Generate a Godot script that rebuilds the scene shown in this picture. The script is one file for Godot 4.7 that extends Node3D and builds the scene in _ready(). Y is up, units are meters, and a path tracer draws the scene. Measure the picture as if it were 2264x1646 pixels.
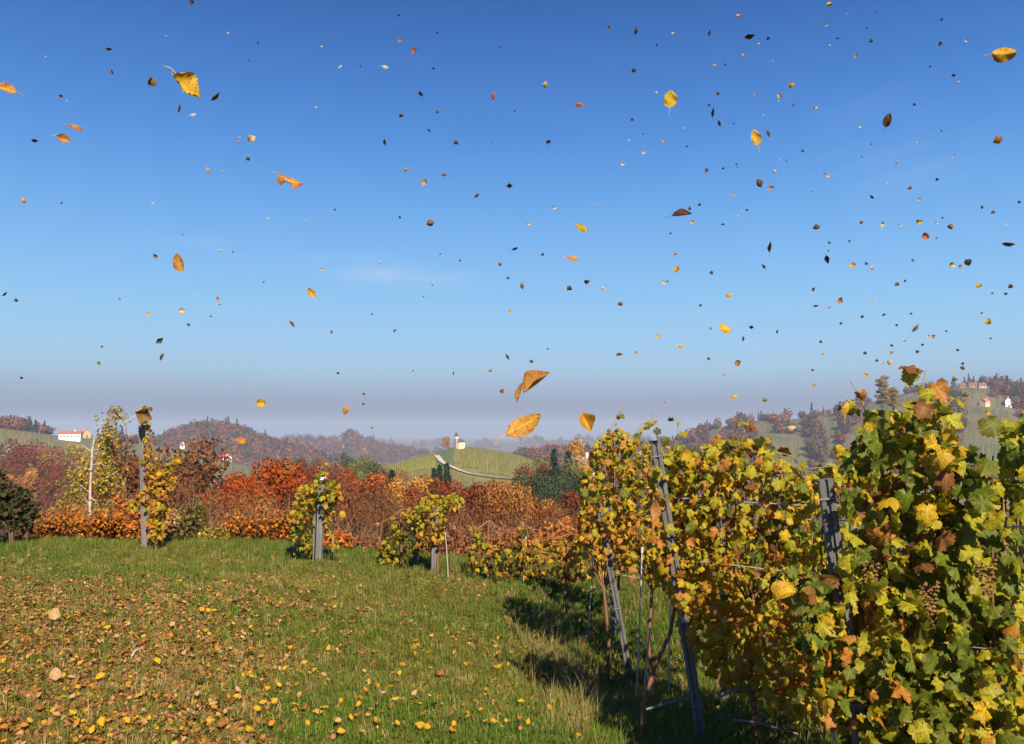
extends Node3D
# An autumn vineyard meadow on a hill, leaves whirling in the wind, a chapel on the next hill and hazy ridges behind.

const F := 1960.0          # focal length in photograph pixels
const PITCH := 0.0622      # the camera looks up by this much
const EYE := Vector3(0, 0, 0)

var rng := RandomNumberGenerator.new()
var nz := FastNoiseLite.new()
var mats := {}
var used_names := {}
var to_label := []         # [node, noun phrase, px, py, place kind]
var sun_dir := Vector3.ZERO

# ---------------------------------------------------------------- mesh builder
class MB:
	var v := PackedVector3Array()
	var n := PackedVector3Array()
	var c := PackedColorArray()
	var u := PackedVector2Array()
	func tri(a: Vector3, b: Vector3, d: Vector3, col: Color) -> void:
		var m := (d - a).cross(b - a).normalized()
		v.push_back(a); v.push_back(b); v.push_back(d)
		n.push_back(m); n.push_back(m); n.push_back(m)
		c.push_back(col); c.push_back(col); c.push_back(col)
	func quad(a: Vector3, b: Vector3, d: Vector3, e: Vector3, col: Color) -> void:
		tri(a, b, d, col); tri(a, d, e, col)
	func stri(a: Vector3, b: Vector3, d: Vector3, na: Vector3, nb: Vector3, nd: Vector3, ca: Color, cb: Color, cd: Color) -> void:
		v.push_back(a); v.push_back(b); v.push_back(d)
		n.push_back(na); n.push_back(nb); n.push_back(nd)
		c.push_back(ca); c.push_back(cb); c.push_back(cd)
	func box(t: Transform3D, s: Vector3, col: Color) -> void:
		var h := s * 0.5
		var p := []
		for i in 8:
			p.append(t * Vector3(h.x if i & 1 else -h.x, h.y if i & 2 else -h.y, h.z if i & 4 else -h.z))
		for f in [[4, 6, 7, 5], [1, 3, 2, 0], [5, 7, 3, 1], [0, 2, 6, 4], [6, 2, 3, 7], [0, 4, 5, 1]]:
			quad(p[f[0]], p[f[1]], p[f[2]], p[f[3]], col)
	func tube(pts: Array, rad: Array, sides: int, col: Color) -> void:
		var rings := []
		var ups := []
		for i in pts.size():
			var d: Vector3 = (pts[mini(i + 1, pts.size() - 1)] - pts[maxi(i - 1, 0)])
			d = d.normalized() if d.length() > 1e-6 else Vector3.UP
			var s := d.cross(Vector3(0.31, 0.2, 0.93)).normalized()
			var w := d.cross(s)
			var ring := []
			var ns := []
			for k in sides:
				var a := TAU * k / sides
				var o := s * cos(a) + w * sin(a)
				ring.append(pts[i] + o * rad[i]); ns.append(o)
			rings.append(ring); ups.append(ns)
		for i in pts.size() - 1:
			for k in sides:
				var k2 := (k + 1) % sides
				stri(rings[i][k], rings[i + 1][k], rings[i + 1][k2], ups[i][k], ups[i + 1][k], ups[i + 1][k2], col, col, col)
				stri(rings[i][k], rings[i + 1][k2], rings[i][k2], ups[i][k], ups[i + 1][k2], ups[i][k2], col, col, col)
		for k in range(1, sides - 1):
			var e: int = pts.size() - 1
			tri(rings[e][0], rings[e][k], rings[e][k + 1], col)
	# a rhombus leaf
	func rhomb(p: Vector3, a: Vector3, b: Vector3, col: Color) -> void:
		quad(p - a, p + b, p + a, p - b, col)
	func mesh() -> ArrayMesh:
		var arr := []
		arr.resize(Mesh.ARRAY_MAX)
		arr[Mesh.ARRAY_VERTEX] = v
		arr[Mesh.ARRAY_NORMAL] = n
		arr[Mesh.ARRAY_COLOR] = c
		if u.size() == v.size():
			arr[Mesh.ARRAY_TEX_UV] = u
		var m := ArrayMesh.new()
		m.add_surface_from_arrays(Mesh.PRIMITIVE_TRIANGLES, arr)
		return m

# ---------------------------------------------------------------- small helpers
func rf(a: float, b: float) -> float:
	return rng.randf_range(a, b)

func rdir() -> Vector3:
	var z := rf(-1, 1)
	var a := rf(0, TAU)
	var r := sqrt(1.0 - z * z)
	return Vector3(r * cos(a), z, r * sin(a))

func tint(col: Color, k: float) -> Color:
	var m := rf(1.0 - k, 1.0 + k)
	return Color(col.r * m * rf(1.0 - k * 0.35, 1.0 + k * 0.35), col.g * m * rf(1.0 - k * 0.35, 1.0 + k * 0.35), col.b * m)

func pick(a: Array) -> Variant:
	return a[rng.randi() % a.size()]

# the world point seen at photograph pixel (x, y), d metres ahead
func at(x: float, y: float, d: float) -> Vector3:
	var r := (x - 1132.0) / F
	var u := (823.0 - y) / F
	var cz := cos(PITCH) - u * sin(PITCH)
	var cy := sin(PITCH) + u * cos(PITCH)
	return EYE + Vector3(r, cy, -cz) * (d / cz)

func px_of(p: Vector3) -> Vector2:
	var q := p - EYE
	var f := -q.z * cos(PITCH) + q.y * sin(PITCH)
	var u := q.z * sin(PITCH) + q.y * cos(PITCH)
	return Vector2(1132.0 + F * q.x / f, 823.0 - F * u / f)

func crest(x: float) -> float:
	return 12.2 + 0.9 * smoothstep(-2.0, -5.0, x) + 2.5 * smoothstep(0.5, 3.5, x) + 0.25 * sin(x * 1.3)

func table(t: Array, x: float) -> float:
	for i in t.size() - 1:
		if x < t[i + 1][0]:
			var k: float = clampf((x - t[i][0]) / (t[i + 1][0] - t[i][0]), 0.0, 1.0)
			return lerpf(t[i][1], t[i + 1][1], k)
	return t[-1][1]

const DROP := [[0.0, 0.0], [1.0, 0.1], [3.0, 0.75], [8.0, 2.6], [37.0, 11.5], [90.0, 19.0], [190.0, 31.0], [390.0, 46.0], [700.0, 60.0], [1500.0, 82.0], [9000.0, 110.0]]

func ground_y(x: float, z: float) -> float:
	var d := -z
	var e := crest(x)
	var h := -1.6 - 0.52 * exp(-pow((x - 1.0) / 1.8, 2) - pow((d - 7.8) / 2.8, 2)) - 0.2 * exp(-pow((x - 0.15) / 2.0, 2) - pow((d - 11.5) / 2.0, 2)) - 0.1 * smoothstep(10.0, 13.0, d)
	h += 0.025 * nz.get_noise_2d(x * 30.0, z * 30.0) + 0.05 * nz.get_noise_2d(x * 9.0, z * 9.0)
	var over := maxf(d - e, 0.0)
	if over > 0.0:
		h -= table(DROP, over)
	var far := maxf(absf(x) - 14.0, maxf(-d - 8.0, 0.0))
	if far > 0.0 and d < e:
		h -= table(DROP, far) * 0.8
	return h

func px_ground(x: float, y: float) -> Vector3:
	var lo := 2.0
	var hi := 40.0
	for i in 40:
		var m := (lo + hi) * 0.5
		var p := at(x, y, m)
		if p.y > ground_y(p.x, p.z):
			lo = m
		else:
			hi = m
	var q := at(x, y, lo)
	return Vector3(q.x, ground_y(q.x, q.z), q.z)

func numbered(called: String) -> String:
	var k: int = used_names.get(called, 0)
	used_names[called] = k + 1
	return called if k == 0 else "%s_%03d" % [called, k]

func thing(called: String, where: Vector3, label := "", category := "", group := "") -> Node3D:
	var o := Node3D.new()
	o.name = numbered(called)
	o.position = where
	add_child(o)
	tag(o, label, category, group)
	return o

func tag(o: Node, label := "", category := "", group := "", kind := "") -> void:
	if label: o.set_meta("label", label)
	if category: o.set_meta("category", category)
	if group: o.set_meta("group", group)
	if kind: o.set_meta("kind", kind)

func part(called: String, m: Mesh, mat: Material, parent: Node = self) -> MeshInstance3D:
	var o := MeshInstance3D.new()
	o.name = numbered(called) if parent == self else StringName(called)
	o.mesh = m
	o.material_override = mat
	parent.add_child(o, true)
	return o

func struct(called: String, m: Mesh, mat: Material) -> MeshInstance3D:
	var o := part(called, m, mat)
	o.set_meta("kind", "structure")
	return o

func copies(called: String, m: Mesh, mat: Material, where: Array, cols: Array, parent: Node = self) -> MultiMeshInstance3D:
	var mm := MultiMesh.new()
	mm.transform_format = MultiMesh.TRANSFORM_3D
	mm.use_colors = true
	mm.mesh = m
	mm.instance_count = where.size()
	for i in where.size():
		mm.set_instance_transform(i, where[i])
		mm.set_instance_color(i, cols[i])
	var o := MultiMeshInstance3D.new()
	o.name = numbered(called) if parent == self else StringName(called)
	o.multimesh = mm
	o.material_override = mat
	o.set_meta("kind", "stuff")
	parent.add_child(o, true)
	return o

func mat(called: String, rough := 0.8, back := 0.0, tex: Texture2D = null, spec := 0.4) -> StandardMaterial3D:
	var m := StandardMaterial3D.new()
	m.resource_name = called
	m.vertex_color_use_as_albedo = true
	m.roughness = rough
	m.metallic_specular = spec
	m.cull_mode = BaseMaterial3D.CULL_DISABLED
	if tex:
		m.albedo_texture = tex
	if back > 0.0:
		m.backlight_enabled = true
		m.backlight = Color(back, back, back).linear_to_srgb()
	mats[called] = m
	return m

func noise_tex(freq: float, lo: Color, hi: Color, octaves := 4, size := 256) -> NoiseTexture2D:
	var f := FastNoiseLite.new()
	f.frequency = freq
	f.fractal_octaves = octaves
	f.seed = 7
	var t := NoiseTexture2D.new()
	t.width = size
	t.height = size
	t.seamless = true
	t.noise = f
	var g := Gradient.new()
	g.set_color(0, lo.linear_to_srgb())
	g.set_color(1, hi.linear_to_srgb())
	t.color_ramp = g
	return t

# ---------------------------------------------------------------- leaf textures and leaf shapes
func vein_tex(pinnate: bool) -> ImageTexture:
	var s := 128
	var im := Image.create(s, s, false, Image.FORMAT_RGB8)
	for j in s:
		for i in s:
			var x := (i + 0.5) / s * 2.0 - 1.0
			var y := 1.0 - (j + 0.5) / s * 2.0
			var near := 1.0
			if pinnate:
				near = absf(x) * 2.2
				var q := fposmod((y - absf(x) * 0.75) * 6.5, 1.0)
				near = minf(near, absf(q - 0.5) * 0.9)
			else:
				var a := atan2(x, y + 0.45)
				var r := Vector2(x, y + 0.45).length()
				for b in [-2.0, -0.95, 0.0, 0.95, 2.0]:
					var dv := absf(a - b) * r
					near = minf(near, dv * 2.4)
					if dv < 0.42:
						near = minf(near, absf(fposmod((r - dv * 0.8) * 5.5, 1.0) - 0.5) * 1.3 + 0.03)
			var k := smoothstep(0.0, 0.16, near)
			var grain := 0.93 + 0.14 * nz.get_noise_2d(i * 6.0, j * 6.0)
			var col := Color(1.0, 0.98, 0.72).lerp(Color(0.88, 0.86, 0.84), k)
			col = Color(col.r * grain, col.g * grain, col.b * grain)
			var spot := smoothstep(0.28, 0.42, nz.get_noise_2d(i * 2.6 + 400.0, j * 2.6))
			col = col.lerp(Color(col.r * 0.78, col.g * 0.55, col.b * 0.45), spot * 0.8)
			im.set_pixel(i, j, col.clamp())
	return ImageTexture.create_from_image(im)

# a lobed grape leaf in its own xy plane, the stalk end at the origin, the tip at +y, about one unit long
func grape_leaf(base: Color, edge: Color, seed_: int) -> ArrayMesh:
	var r := RandomNumberGenerator.new()
	r.seed = seed_
	var b := MB.new()
	var npt := 36
	var centre := Vector2(0, 0.42)
	var outl := []
	var lobes := [[90.0, 0.62, 30.0], [30.0, 0.56, 26.0], [150.0, 0.56, 26.0], [-28.0, 0.5, 28.0], [208.0, 0.5, 28.0]]
	for i in npt:
		var a := -90.0 + 360.0 * i / npt
		var rad := 0.4
		for l in lobes:
			var da := absf(fposmod(a - l[0] + 180.0, 360.0) - 180.0)
			rad = maxf(rad, l[1] * (1.0 - 0.24 * pow(da / l[2], 1.5)))
		if absf(fposmod(a + 90.0 + 180.0, 360.0) - 180.0) < 12.0:
			rad = 0.2
		rad *= (1.05 if i % 2 == 0 else 0.93) * r.randf_range(0.94, 1.06)
		outl.append(centre + Vector2(cos(deg_to_rad(a)), sin(deg_to_rad(a))) * rad)
	var cup := r.randf_range(-0.7, 0.7)
	var fold := r.randf_range(0.1, 1.3)
	var ph := r.randf_range(0, TAU)
	var wav := r.randf_range(0.08, 0.22)
	var lift := func(p: Vector2) -> Vector3:
		var q: Vector2 = p - Vector2(0, 0.42)
		var rr: float = q.length()
		var ang: float = atan2(q.y, q.x)
		return Vector3(p.x * (1.0 - 0.15 * absf(fold)), p.y, -fold * absf(q.x) * 0.5 + cup * rr * rr + wav * rr * sin(ang * 5.0 + ph) - 0.3 * p.y * p.y)
	var c0 := Color(base.r * 1.02, base.g * 1.02, base.b)
	var nrm := func(p: Vector2) -> Vector3:
		var e := 0.04
		var dx: Vector3 = lift.call(p + Vector2(e, 0)) - lift.call(p - Vector2(e, 0))
		var dy: Vector3 = lift.call(p + Vector2(0, e)) - lift.call(p - Vector2(0, e))
		return dx.cross(dy).normalized()
	var uvof := func(p: Vector2) -> Vector2:
		return Vector2(p.x * 0.75 + 0.5, 1.0 - (p.y * 0.75 + 0.2))
	var cols := []
	for i in npt:
		var k := clampf(0.55 + 0.5 * sin(i * 0.7 + ph) + r.randf_range(-0.3, 0.3), 0.0, 1.0)
		cols.append(base.lerp(edge, k))
	for i in npt:
		var k := (i + 1) % npt
		var pa: Vector2 = outl[i]
		var pb: Vector2 = outl[k]
		b.stri(lift.call(centre), lift.call(pb), lift.call(pa), nrm.call(centre), nrm.call(pb), nrm.call(pa), c0, cols[k], cols[i])
		b.u.push_back(uvof.call(centre)); b.u.push_back(uvof.call(pb)); b.u.push_back(uvof.call(pa))
	return b.mesh()

# an oval tree leaf one unit long in its own xy plane, centred, tip at +y; wide is its width over its length
func oval_leaf(wide: float, fold: float, curl: float, pleat: float, base: Color, edge: Color, nl: int, nw: int, bite: float, seed_: int) -> ArrayMesh:
	var r := RandomNumberGenerator.new()
	r.seed = seed_
	var b := MB.new()
	var g := []
	var gc := []
	var gu := []
	for i in nl + 1:
		var s := float(i) / nl
		var w := wide * 0.5 * pow(maxf(sin(PI * pow(s, 0.85)), 0.0), 0.7)
		if i == 0 or i == nl:
			w = wide * 0.03
		w *= r.randf_range(0.95, 1.05)
		var row := []
		var rc := []
		var ru := []
		for j in nw + 1:
			var q := float(j) / nw * 2.0 - 1.0
			var x := q * w
			if bite > 0.0 and q > 0.2 and s > 0.3 and s < 0.62:
				x = w * minf(q, 0.25)
			var y := s - 0.5
			var z := absf(x) * fold + pleat * sin((s - absf(q) * wide * 0.35) * 40.0) * absf(q)
			z += 0.06 * wide * sin(s * 9.0 + q * 3.0 + seed_) * absf(q)
			var ca := curl * (s - 0.5)
			var p := Vector3(x, y, z)
			if absf(curl) > 0.01:
				var rad := 1.0 / curl
				p = Vector3(x, (rad - z) * sin(ca), rad - (rad - z) * cos(ca))
			row.append(p)
			rc.append(base.lerp(edge, clampf(absf(q) * 0.6 + r.randf_range(-0.25, 0.45), 0.0, 1.0)))
			ru.append(Vector2(q * 0.5 * wide + 0.5, 1.0 - s))
		g.append(row); gc.append(rc); gu.append(ru)
	var ns := []
	for i in nl + 1:
		var row := []
		for j in nw + 1:
			var dx: Vector3 = g[i][mini(j + 1, nw)] - g[i][maxi(j - 1, 0)]
			var dy: Vector3 = g[mini(i + 1, nl)][j] - g[maxi(i - 1, 0)][j]
			row.append(dx.cross(dy).normalized())
		ns.append(row)
	for i in nl:
		for j in nw:
			var ix := [[i, j], [i + 1, j], [i + 1, j + 1], [i, j], [i + 1, j + 1], [i, j + 1]]
			for k in ix:
				b.v.push_back(g[k[0]][k[1]]); b.n.push_back(ns[k[0]][k[1]]); b.c.push_back(gc[k[0]][k[1]]); b.u.push_back(gu[k[0]][k[1]])
	return b.mesh()

# ---------------------------------------------------------------- labels that single things out
const ORD := ["first", "second", "third", "fourth", "fifth", "sixth", "seventh", "eighth", "ninth", "tenth", "eleventh", "twelfth"]

func sky_place(x: float, y: float) -> String:
	var over := "above the white farmhouse"
	for s in [[215, "above the birch"], [390, "above the tall vine post"], [540, "above the wooded hill"], [660, "above the rust-red trees"], [800, "above the stocky post"], [920, "above the orange trees"], [1075, "above the chapel"], [1235, "above the dark conifers"], [1400, "above the slim post"], [1530, "above the leaning post"], [1690, "above the near vine row"], [1850, "above the short thick post"], [1925, "beside the vine tendril"], [2010, "above the poplars"], [2110, "above the tall shoot"], [2200, "above the hilltop village"], [9999, "above the hazy slope"]]:
		if x < s[0]:
			break
		over = s[1]
	var high := "low"
	for s in [[90, "topmost"], [210, "very high"], [330, "high"], [450, "fairly high"], [560, "at mid height"], [670, "rather low"], [770, "low"], [860, "just over the haze"], [9999, "before the haze"]]:
		high = s[1]
		if y < s[0]:
			break
	return high + " " + over

func meadow_place(x: float, y: float) -> String:
	var col := "at the left edge"
	for s in [[90, "by the dark bush"], [215, "below the birch"], [330, "below the tall post"], [450, "below the brown tree"], [570, "below the rust-red trees"], [690, "below the stocky post"], [810, "below the thicket"], [930, "below the bushy vine"], [1050, "below the conifers"], [1170, "below the dark red trees"], [1290, "by shaded grass"], [1400, "by the vine row"], [9999, ""]]:
		if x < s[0]:
			break
		col = s[1]
	var row := ""
	for s in [[1290, "far back"], [1360, "well back"], [1430, "midway"], [1500, "nearer"], [1570, "near"], [9999, "frontmost"]]:
		row = s[1]
		if y < s[0]:
			break
	return row + " on grass " + col

func wood_place(x: float, _y: float) -> String:
	var col := "at the left edge"
	for s in [[90, "left of the birch"], [180, "behind the birch"], [280, "behind the tall vine post"], [370, "right of the tall vine post"], [500, "between the two tall posts"], [620, "left of the stocky post"], [700, "behind the stocky post"], [770, "right of the stocky post"], [870, "behind the bushy vine"], [960, "below the chapel road"], [1040, "under the chapel hill"], [1110, "below the chapel hill's right flank"], [1190, "below the grey-roofed house"], [1290, "behind the vine row"], [9999, ""]]:
		if x < s[0]:
			break
		col = s[1]
	return col

func finish_labels() -> void:
	var seen := {}
	for e in to_label:
		var place: String = sky_place(e[2], e[3]) if e[4] == "sky" else meadow_place(e[2], e[3]) if e[4] == "meadow" else wood_place(e[2], e[3])
		var key: String = e[1] + "|" + place
		if not seen.has(key):
			seen[key] = []
		seen[key].append(e)
	for key in seen:
		var l: Array = seen[key]
		var bits: PackedStringArray = key.split("|")
		l.sort_custom(func(p, q): return p[2] < q[2])
		for i in l.size():
			var t: String = bits[0] + " " + bits[1]
			if l.size() > 1:
				t = "%s %s from left, %s" % [ORD[mini(i, 11)], bits[0], bits[1]]
			l[i][0].set_meta("label", t)

# ---------------------------------------------------------------- camera, sky, sun
func sky_color(el: float) -> Color:
	# seen colours by elevation in degrees, sRGB
	var t := [[-3.0, 126, 138, 165], [0.0, 128, 140, 167], [0.8, 136, 148, 174], [1.6, 147, 161, 186], [2.4, 158, 180, 204], [3.5, 166, 199, 225], [5.0, 162, 205, 239], [7.5, 148, 201, 244], [10.5, 130, 188, 243], [14.5, 104, 167, 234], [18.0, 84, 146, 220], [21.0, 71, 130, 206], [24.0, 61, 115, 190], [26.5, 54, 103, 177], [45.0, 46, 86, 156], [90.0, 38, 72, 140]]
	for i in t.size() - 1:
		if el < t[i + 1][0]:
			var k: float = clampf((el - t[i][0]) / (t[i + 1][0] - t[i][0]), 0.0, 1.0)
			var a := Color8(t[i][1], t[i][2], t[i][3]).srgb_to_linear()
			var b := Color8(t[i + 1][1], t[i + 1][2], t[i + 1][3]).srgb_to_linear()
			return a.lerp(b, k)
	return Color8(40, 74, 144).srgb_to_linear()

const EXPOSURE := 1.85

func make_sky() -> void:
	var w := 2048
	var h := 1024
	var im := Image.create(w, h, false, Image.FORMAT_RGBF)
	for j in h:
		var el := 90.0 - (j + 0.5) / h * 180.0
		im.fill_rect(Rect2i(0, j, w, 1), sky_color(el) * (1.0 / EXPOSURE))
	# thin wisps of high cloud, all round
	var f := FastNoiseLite.new()
	f.frequency = 0.012
	f.fractal_octaves = 5
	f.seed = 21
	var wisps := [[850.0, 598.0, 5.0, 0.8, 0.2], [900.0, 618.0, 3.0, 0.5, 0.16], [460.0, 540.0, 2.6, 0.6, 0.1], [2010.0, 372.0, 4.5, 1.6, 0.07], [1950.0, 250.0, 4.0, 1.5, 0.03]]
	for s in wisps:
		var p := at(s[0], s[1], 1.0).normalized()
		var az := rad_to_deg(atan2(p.x, -p.z))
		var e0 := rad_to_deg(asin(p.y))
		for j in range(int((90.0 - e0 - 4.0) / 180.0 * h), int((90.0 - e0 + 4.0) / 180.0 * h)):
			for i in range(int((az + 360.0 - 14.0) / 360.0 * w), int((az + 360.0 + 14.0) / 360.0 * w)):
				var da := ((i + 0.5) / w * 360.0 - 360.0 - az)
				var de := 90.0 - (j + 0.5) / h * 180.0 - e0
				var bend := de + 0.05 * da + 0.02 * da * da * 0.3
				var k: float = exp(-pow(da / s[2], 2) - pow(bend / s[3], 2)) * (0.55 + 0.9 * f.get_noise_2d(i * 2.0, j * 14.0 + i * 1.2)) * s[4]
				if k > 0.002:
					var c := im.get_pixel(i % w, j)
					im.set_pixel(i % w, j, c.lerp(Color(0.8, 0.84, 0.92) * (1.0 / EXPOSURE), clampf(k, 0.0, 0.5)))
	var m := PanoramaSkyMaterial.new()
	m.panorama = ImageTexture.create_from_image(im)
	var s := Sky.new()
	s.sky_material = m
	var e := Environment.new()
	e.background_mode = Environment.BG_SKY
	e.sky = s
	e.tonemap_mode = Environment.TONE_MAPPER_LINEAR
	e.tonemap_exposure = EXPOSURE
	e.fog_enabled = true
	e.fog_density = 0.00024
	e.fog_light_color = Color(0.77, 0.835, 0.935)
	e.sdfgi_enabled = true
	e.ssao_enabled = true
	e.ssil_enabled = true
	var we := WorldEnvironment.new()
	we.name = "world_environment"
	we.environment = e
	add_child(we)

func make_camera_and_sun() -> void:
	var cam := Camera3D.new()
	cam.name = "camera"
	cam.position = EYE
	cam.rotation = Vector3(PITCH, 0, 0)
	cam.fov = rad_to_deg(2.0 * atan(823.0 / F))
	cam.near = 0.05
	cam.far = 12000.0
	add_child(cam)
	cam.current = true
	var l := DirectionalLight3D.new()
	l.name = "sun"
	var az := deg_to_rad(162.0)      # right of the view and a little behind the camera
	var el := deg_to_rad(35.0)
	sun_dir = Vector3(sin(az) * cos(el), sin(el), -cos(az) * cos(el))
	l.look_at_from_position(sun_dir * 100.0, Vector3.ZERO, Vector3.UP)
	l.light_energy = 1.6
	l.light_color = Color(1.0, 0.93, 0.82)
	l.light_angular_distance = 0.5
	l.shadow_enabled = true
	add_child(l)

# ---------------------------------------------------------------- ground sheet
func make_ground() -> void:
	var radii := []
	var r := 0.4
	while r < 9000.0:
		radii.append(r)
		r += maxf(0.3, r * 0.055)
	var sec := 288
	var b := MB.new()
	var rows := []
	var cols := []
	for q in radii:
		var row := PackedVector3Array()
		var cr := PackedColorArray()
		for k in sec:
			var a := TAU * k / sec
			var x: float = sin(a) * q
			var z: float = -cos(a) * q
			row.push_back(Vector3(x, ground_y(x, z), z))
			var w := nz.get_noise_2d(x * 4.0, z * 4.0)
			var near := Color(0.075, 0.078, 0.022).lerp(Color(0.12, 0.075, 0.035), clampf(0.5 + w * 1.2, 0.0, 1.0))
			var wood := Color(0.11, 0.065, 0.035).lerp(Color(0.07, 0.065, 0.03), clampf(0.5 + nz.get_noise_2d(x * 0.5, z * 0.5) * 1.5, 0.0, 1.0))
			cr.push_back(near.lerp(wood, smoothstep(15.0, 19.0, q)))
		rows.append(row); cols.append(cr)
	var nrm := []
	for i in rows.size():
		var row := PackedVector3Array()
		for k in sec:
			var dx: Vector3 = rows[i][(k + 1) % sec] - rows[i][(k + sec - 1) % sec]
			var dr: Vector3 = rows[mini(i + 1, rows.size() - 1)][k] - rows[maxi(i - 1, 0)][k]
			var n := dx.cross(dr).normalized()
			row.push_back(n if n.y > 0 else -n)
		nrm.append(row)
	for i in rows.size() - 1:
		for k in sec:
			var k2 := (k + 1) % sec
			b.stri(rows[i][k], rows[i + 1][k], rows[i + 1][k2], nrm[i][k], nrm[i + 1][k], nrm[i + 1][k2], cols[i][k], cols[i + 1][k], cols[i + 1][k2])
			b.stri(rows[i][k], rows[i + 1][k2], rows[i][k2], nrm[i][k], nrm[i + 1][k2], nrm[i][k2], cols[i][k], cols[i + 1][k2], cols[i][k2])
	var m := mat("soil_and_turf", 0.95, 0.0, noise_tex(0.03, Color(0.45, 0.42, 0.4), Color(1, 1, 1), 5))
	m.uv1_triplanar = true
	m.uv1_world_triplanar = true
	m.uv1_scale = Vector3(0.9, 0.9, 0.9)
	struct("ground", b.mesh(), m)

# ---------------------------------------------------------------- hills
# a ridge: crest given by photograph pixels and distances, sloping towards and away from the camera
func ridge_crest(R: Dictionary, x: float) -> Vector3:
	var t: Array = R.pts
	var i := 0
	while i < t.size() - 2 and x > t[i + 1][0]:
		i += 1
	var k := clampf((x - t[i][0]) / (t[i + 1][0] - t[i][0]), 0.0, 1.0)
	var a: Array = t[maxi(i - 1, 0)]
	var b: Array = t[i]
	var c: Array = t[i + 1]
	var d: Array = t[mini(i + 2, t.size() - 1)]
	var y := cubic_interpolate(b[1], c[1], a[1], d[1], k)
	var dd := lerpf(b[2], c[2], k)
	return at(x, y, dd)

func ridge_pt(R: Dictionary, x: float, t: float) -> Vector3:
	var p := ridge_crest(R, x)
	var h := Vector3(p.x, 0, p.z).normalized()
	var s := absf(t)
	var prof := s * s * (3.0 - 2.0 * s) * 0.55 + s * 0.45
	var q: Vector3 = p - h * (R.front * t if t > 0.0 else R.back * t)
	q.y = lerpf(p.y, R.foot, prof) + R.get("rough", 1.0) * nz.get_noise_2d(q.x * R.get("nf", 0.35), q.z * R.get("nf", 0.35)) * minf(s * 4.0, 1.0)
	return q

func ridge_at_px(R: Dictionary, x: float, y: float) -> Vector3:
	var lo := 0.0
	var hi := 1.0
	for i in 24:
		var m := (lo + hi) * 0.5
		if px_of(ridge_pt(R, x, m)).y < y:
			lo = m
		else:
			hi = m
	return ridge_pt(R, x, lo)

func ridge_t_px(R: Dictionary, x: float, y: float) -> float:
	var lo := 0.0
	var hi := 1.0
	for i in 20:
		var m := (lo + hi) * 0.5
		if px_of(ridge_pt(R, x, m)).y < y:
			lo = m
		else:
			hi = m
	return lo

func make_ridge(called: String, R: Dictionary, paint: Callable) -> void:
	var x0: float = R.pts[0][0]
	var x1: float = R.pts[-1][0]
	var nu: int = R.get("nu", 90)
	var ts := []
	for i in 7:
		ts.append(-1.0 + i / 6.0)
	for i in range(1, 29):
		ts.append(i / 28.0)
	var g := []
	var gc := []
	for i in nu + 1:
		var x := lerpf(x0, x1, float(i) / nu)
		var row := PackedVector3Array()
		var rc := PackedColorArray()
		for t in ts:
			row.push_back(ridge_pt(R, x, t))
			rc.push_back(paint.call(x, t))
		g.append(row); gc.append(rc)
	var b := MB.new()
	var ns := []
	for i in nu + 1:
		var row := PackedVector3Array()
		for j in ts.size():
			var du: Vector3 = g[mini(i + 1, nu)][j] - g[maxi(i - 1, 0)][j]
			var dt: Vector3 = g[i][mini(j + 1, ts.size() - 1)] - g[i][maxi(j - 1, 0)]
			var n := du.cross(dt).normalized()
			row.push_back(n if n.y > 0 else -n)
		ns.append(row)
	for i in nu:
		for j in ts.size() - 1:
			b.stri(g[i][j], g[i + 1][j], g[i + 1][j + 1], ns[i][j], ns[i + 1][j], ns[i + 1][j + 1], gc[i][j], gc[i + 1][j], gc[i + 1][j + 1])
			b.stri(g[i][j], g[i + 1][j + 1], g[i][j + 1], ns[i][j], ns[i + 1][j + 1], ns[i][j + 1], gc[i][j], gc[i + 1][j + 1], gc[i][j + 1])
	struct(called, b.mesh(), mats.hill_cover)

# rows of far vines running down a slope
func far_rows(called: String, label: String, R: Dictionary, x0: float, x1: float, t0: float, t1: float, gap: float, tall: float, cols: Array, keep: Callable) -> void:
	var b := MB.new()
	var x := x0
	while x < x1:
		var last: Array = []
		var n := 16
		for i in n + 1:
			var t := lerpf(t0, t1, float(i) / n)
			var p := ridge_pt(R, x + rf(-0.2, 0.2), t)
			if not keep.call(x, t):
				last = []
				continue
			var side := Vector3(-p.z, 0, p.x).normalized() * gap * 0.44
			var h := tall * 0.4 * rf(0.7, 1.25)
			var now := [p - side - Vector3(0, 0.4, 0), p + Vector3(0, h, 0), p + side - Vector3(0, 0.4, 0), p - side * 0.7 + Vector3(0, h * 0.8, 0), p + side * 0.7 + Vector3(0, h * 0.8, 0)]
			if last.size():
				var c := tint(pick(cols), 0.22)
				b.quad(last[0], now[0], now[3], last[3], c)
				b.quad(last[3], now[3], now[1], last[1], c)
				b.quad(last[1], now[1], now[4], last[4], c)
				b.quad(last[4], now[4], now[2], last[2], c)
			last = now
		# metres between rows at this depth, in photograph pixels
		x += gap * F / Vector2(ridge_pt(R, x, 0.5).x, ridge_pt(R, x, 0.5).z).length() * rf(0.95, 1.05)
	if b.v.size():
		var o := part(called, b.mesh(), mats.far_leaf)
		tag(o, label, "vineyard", "", "stuff")

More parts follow.
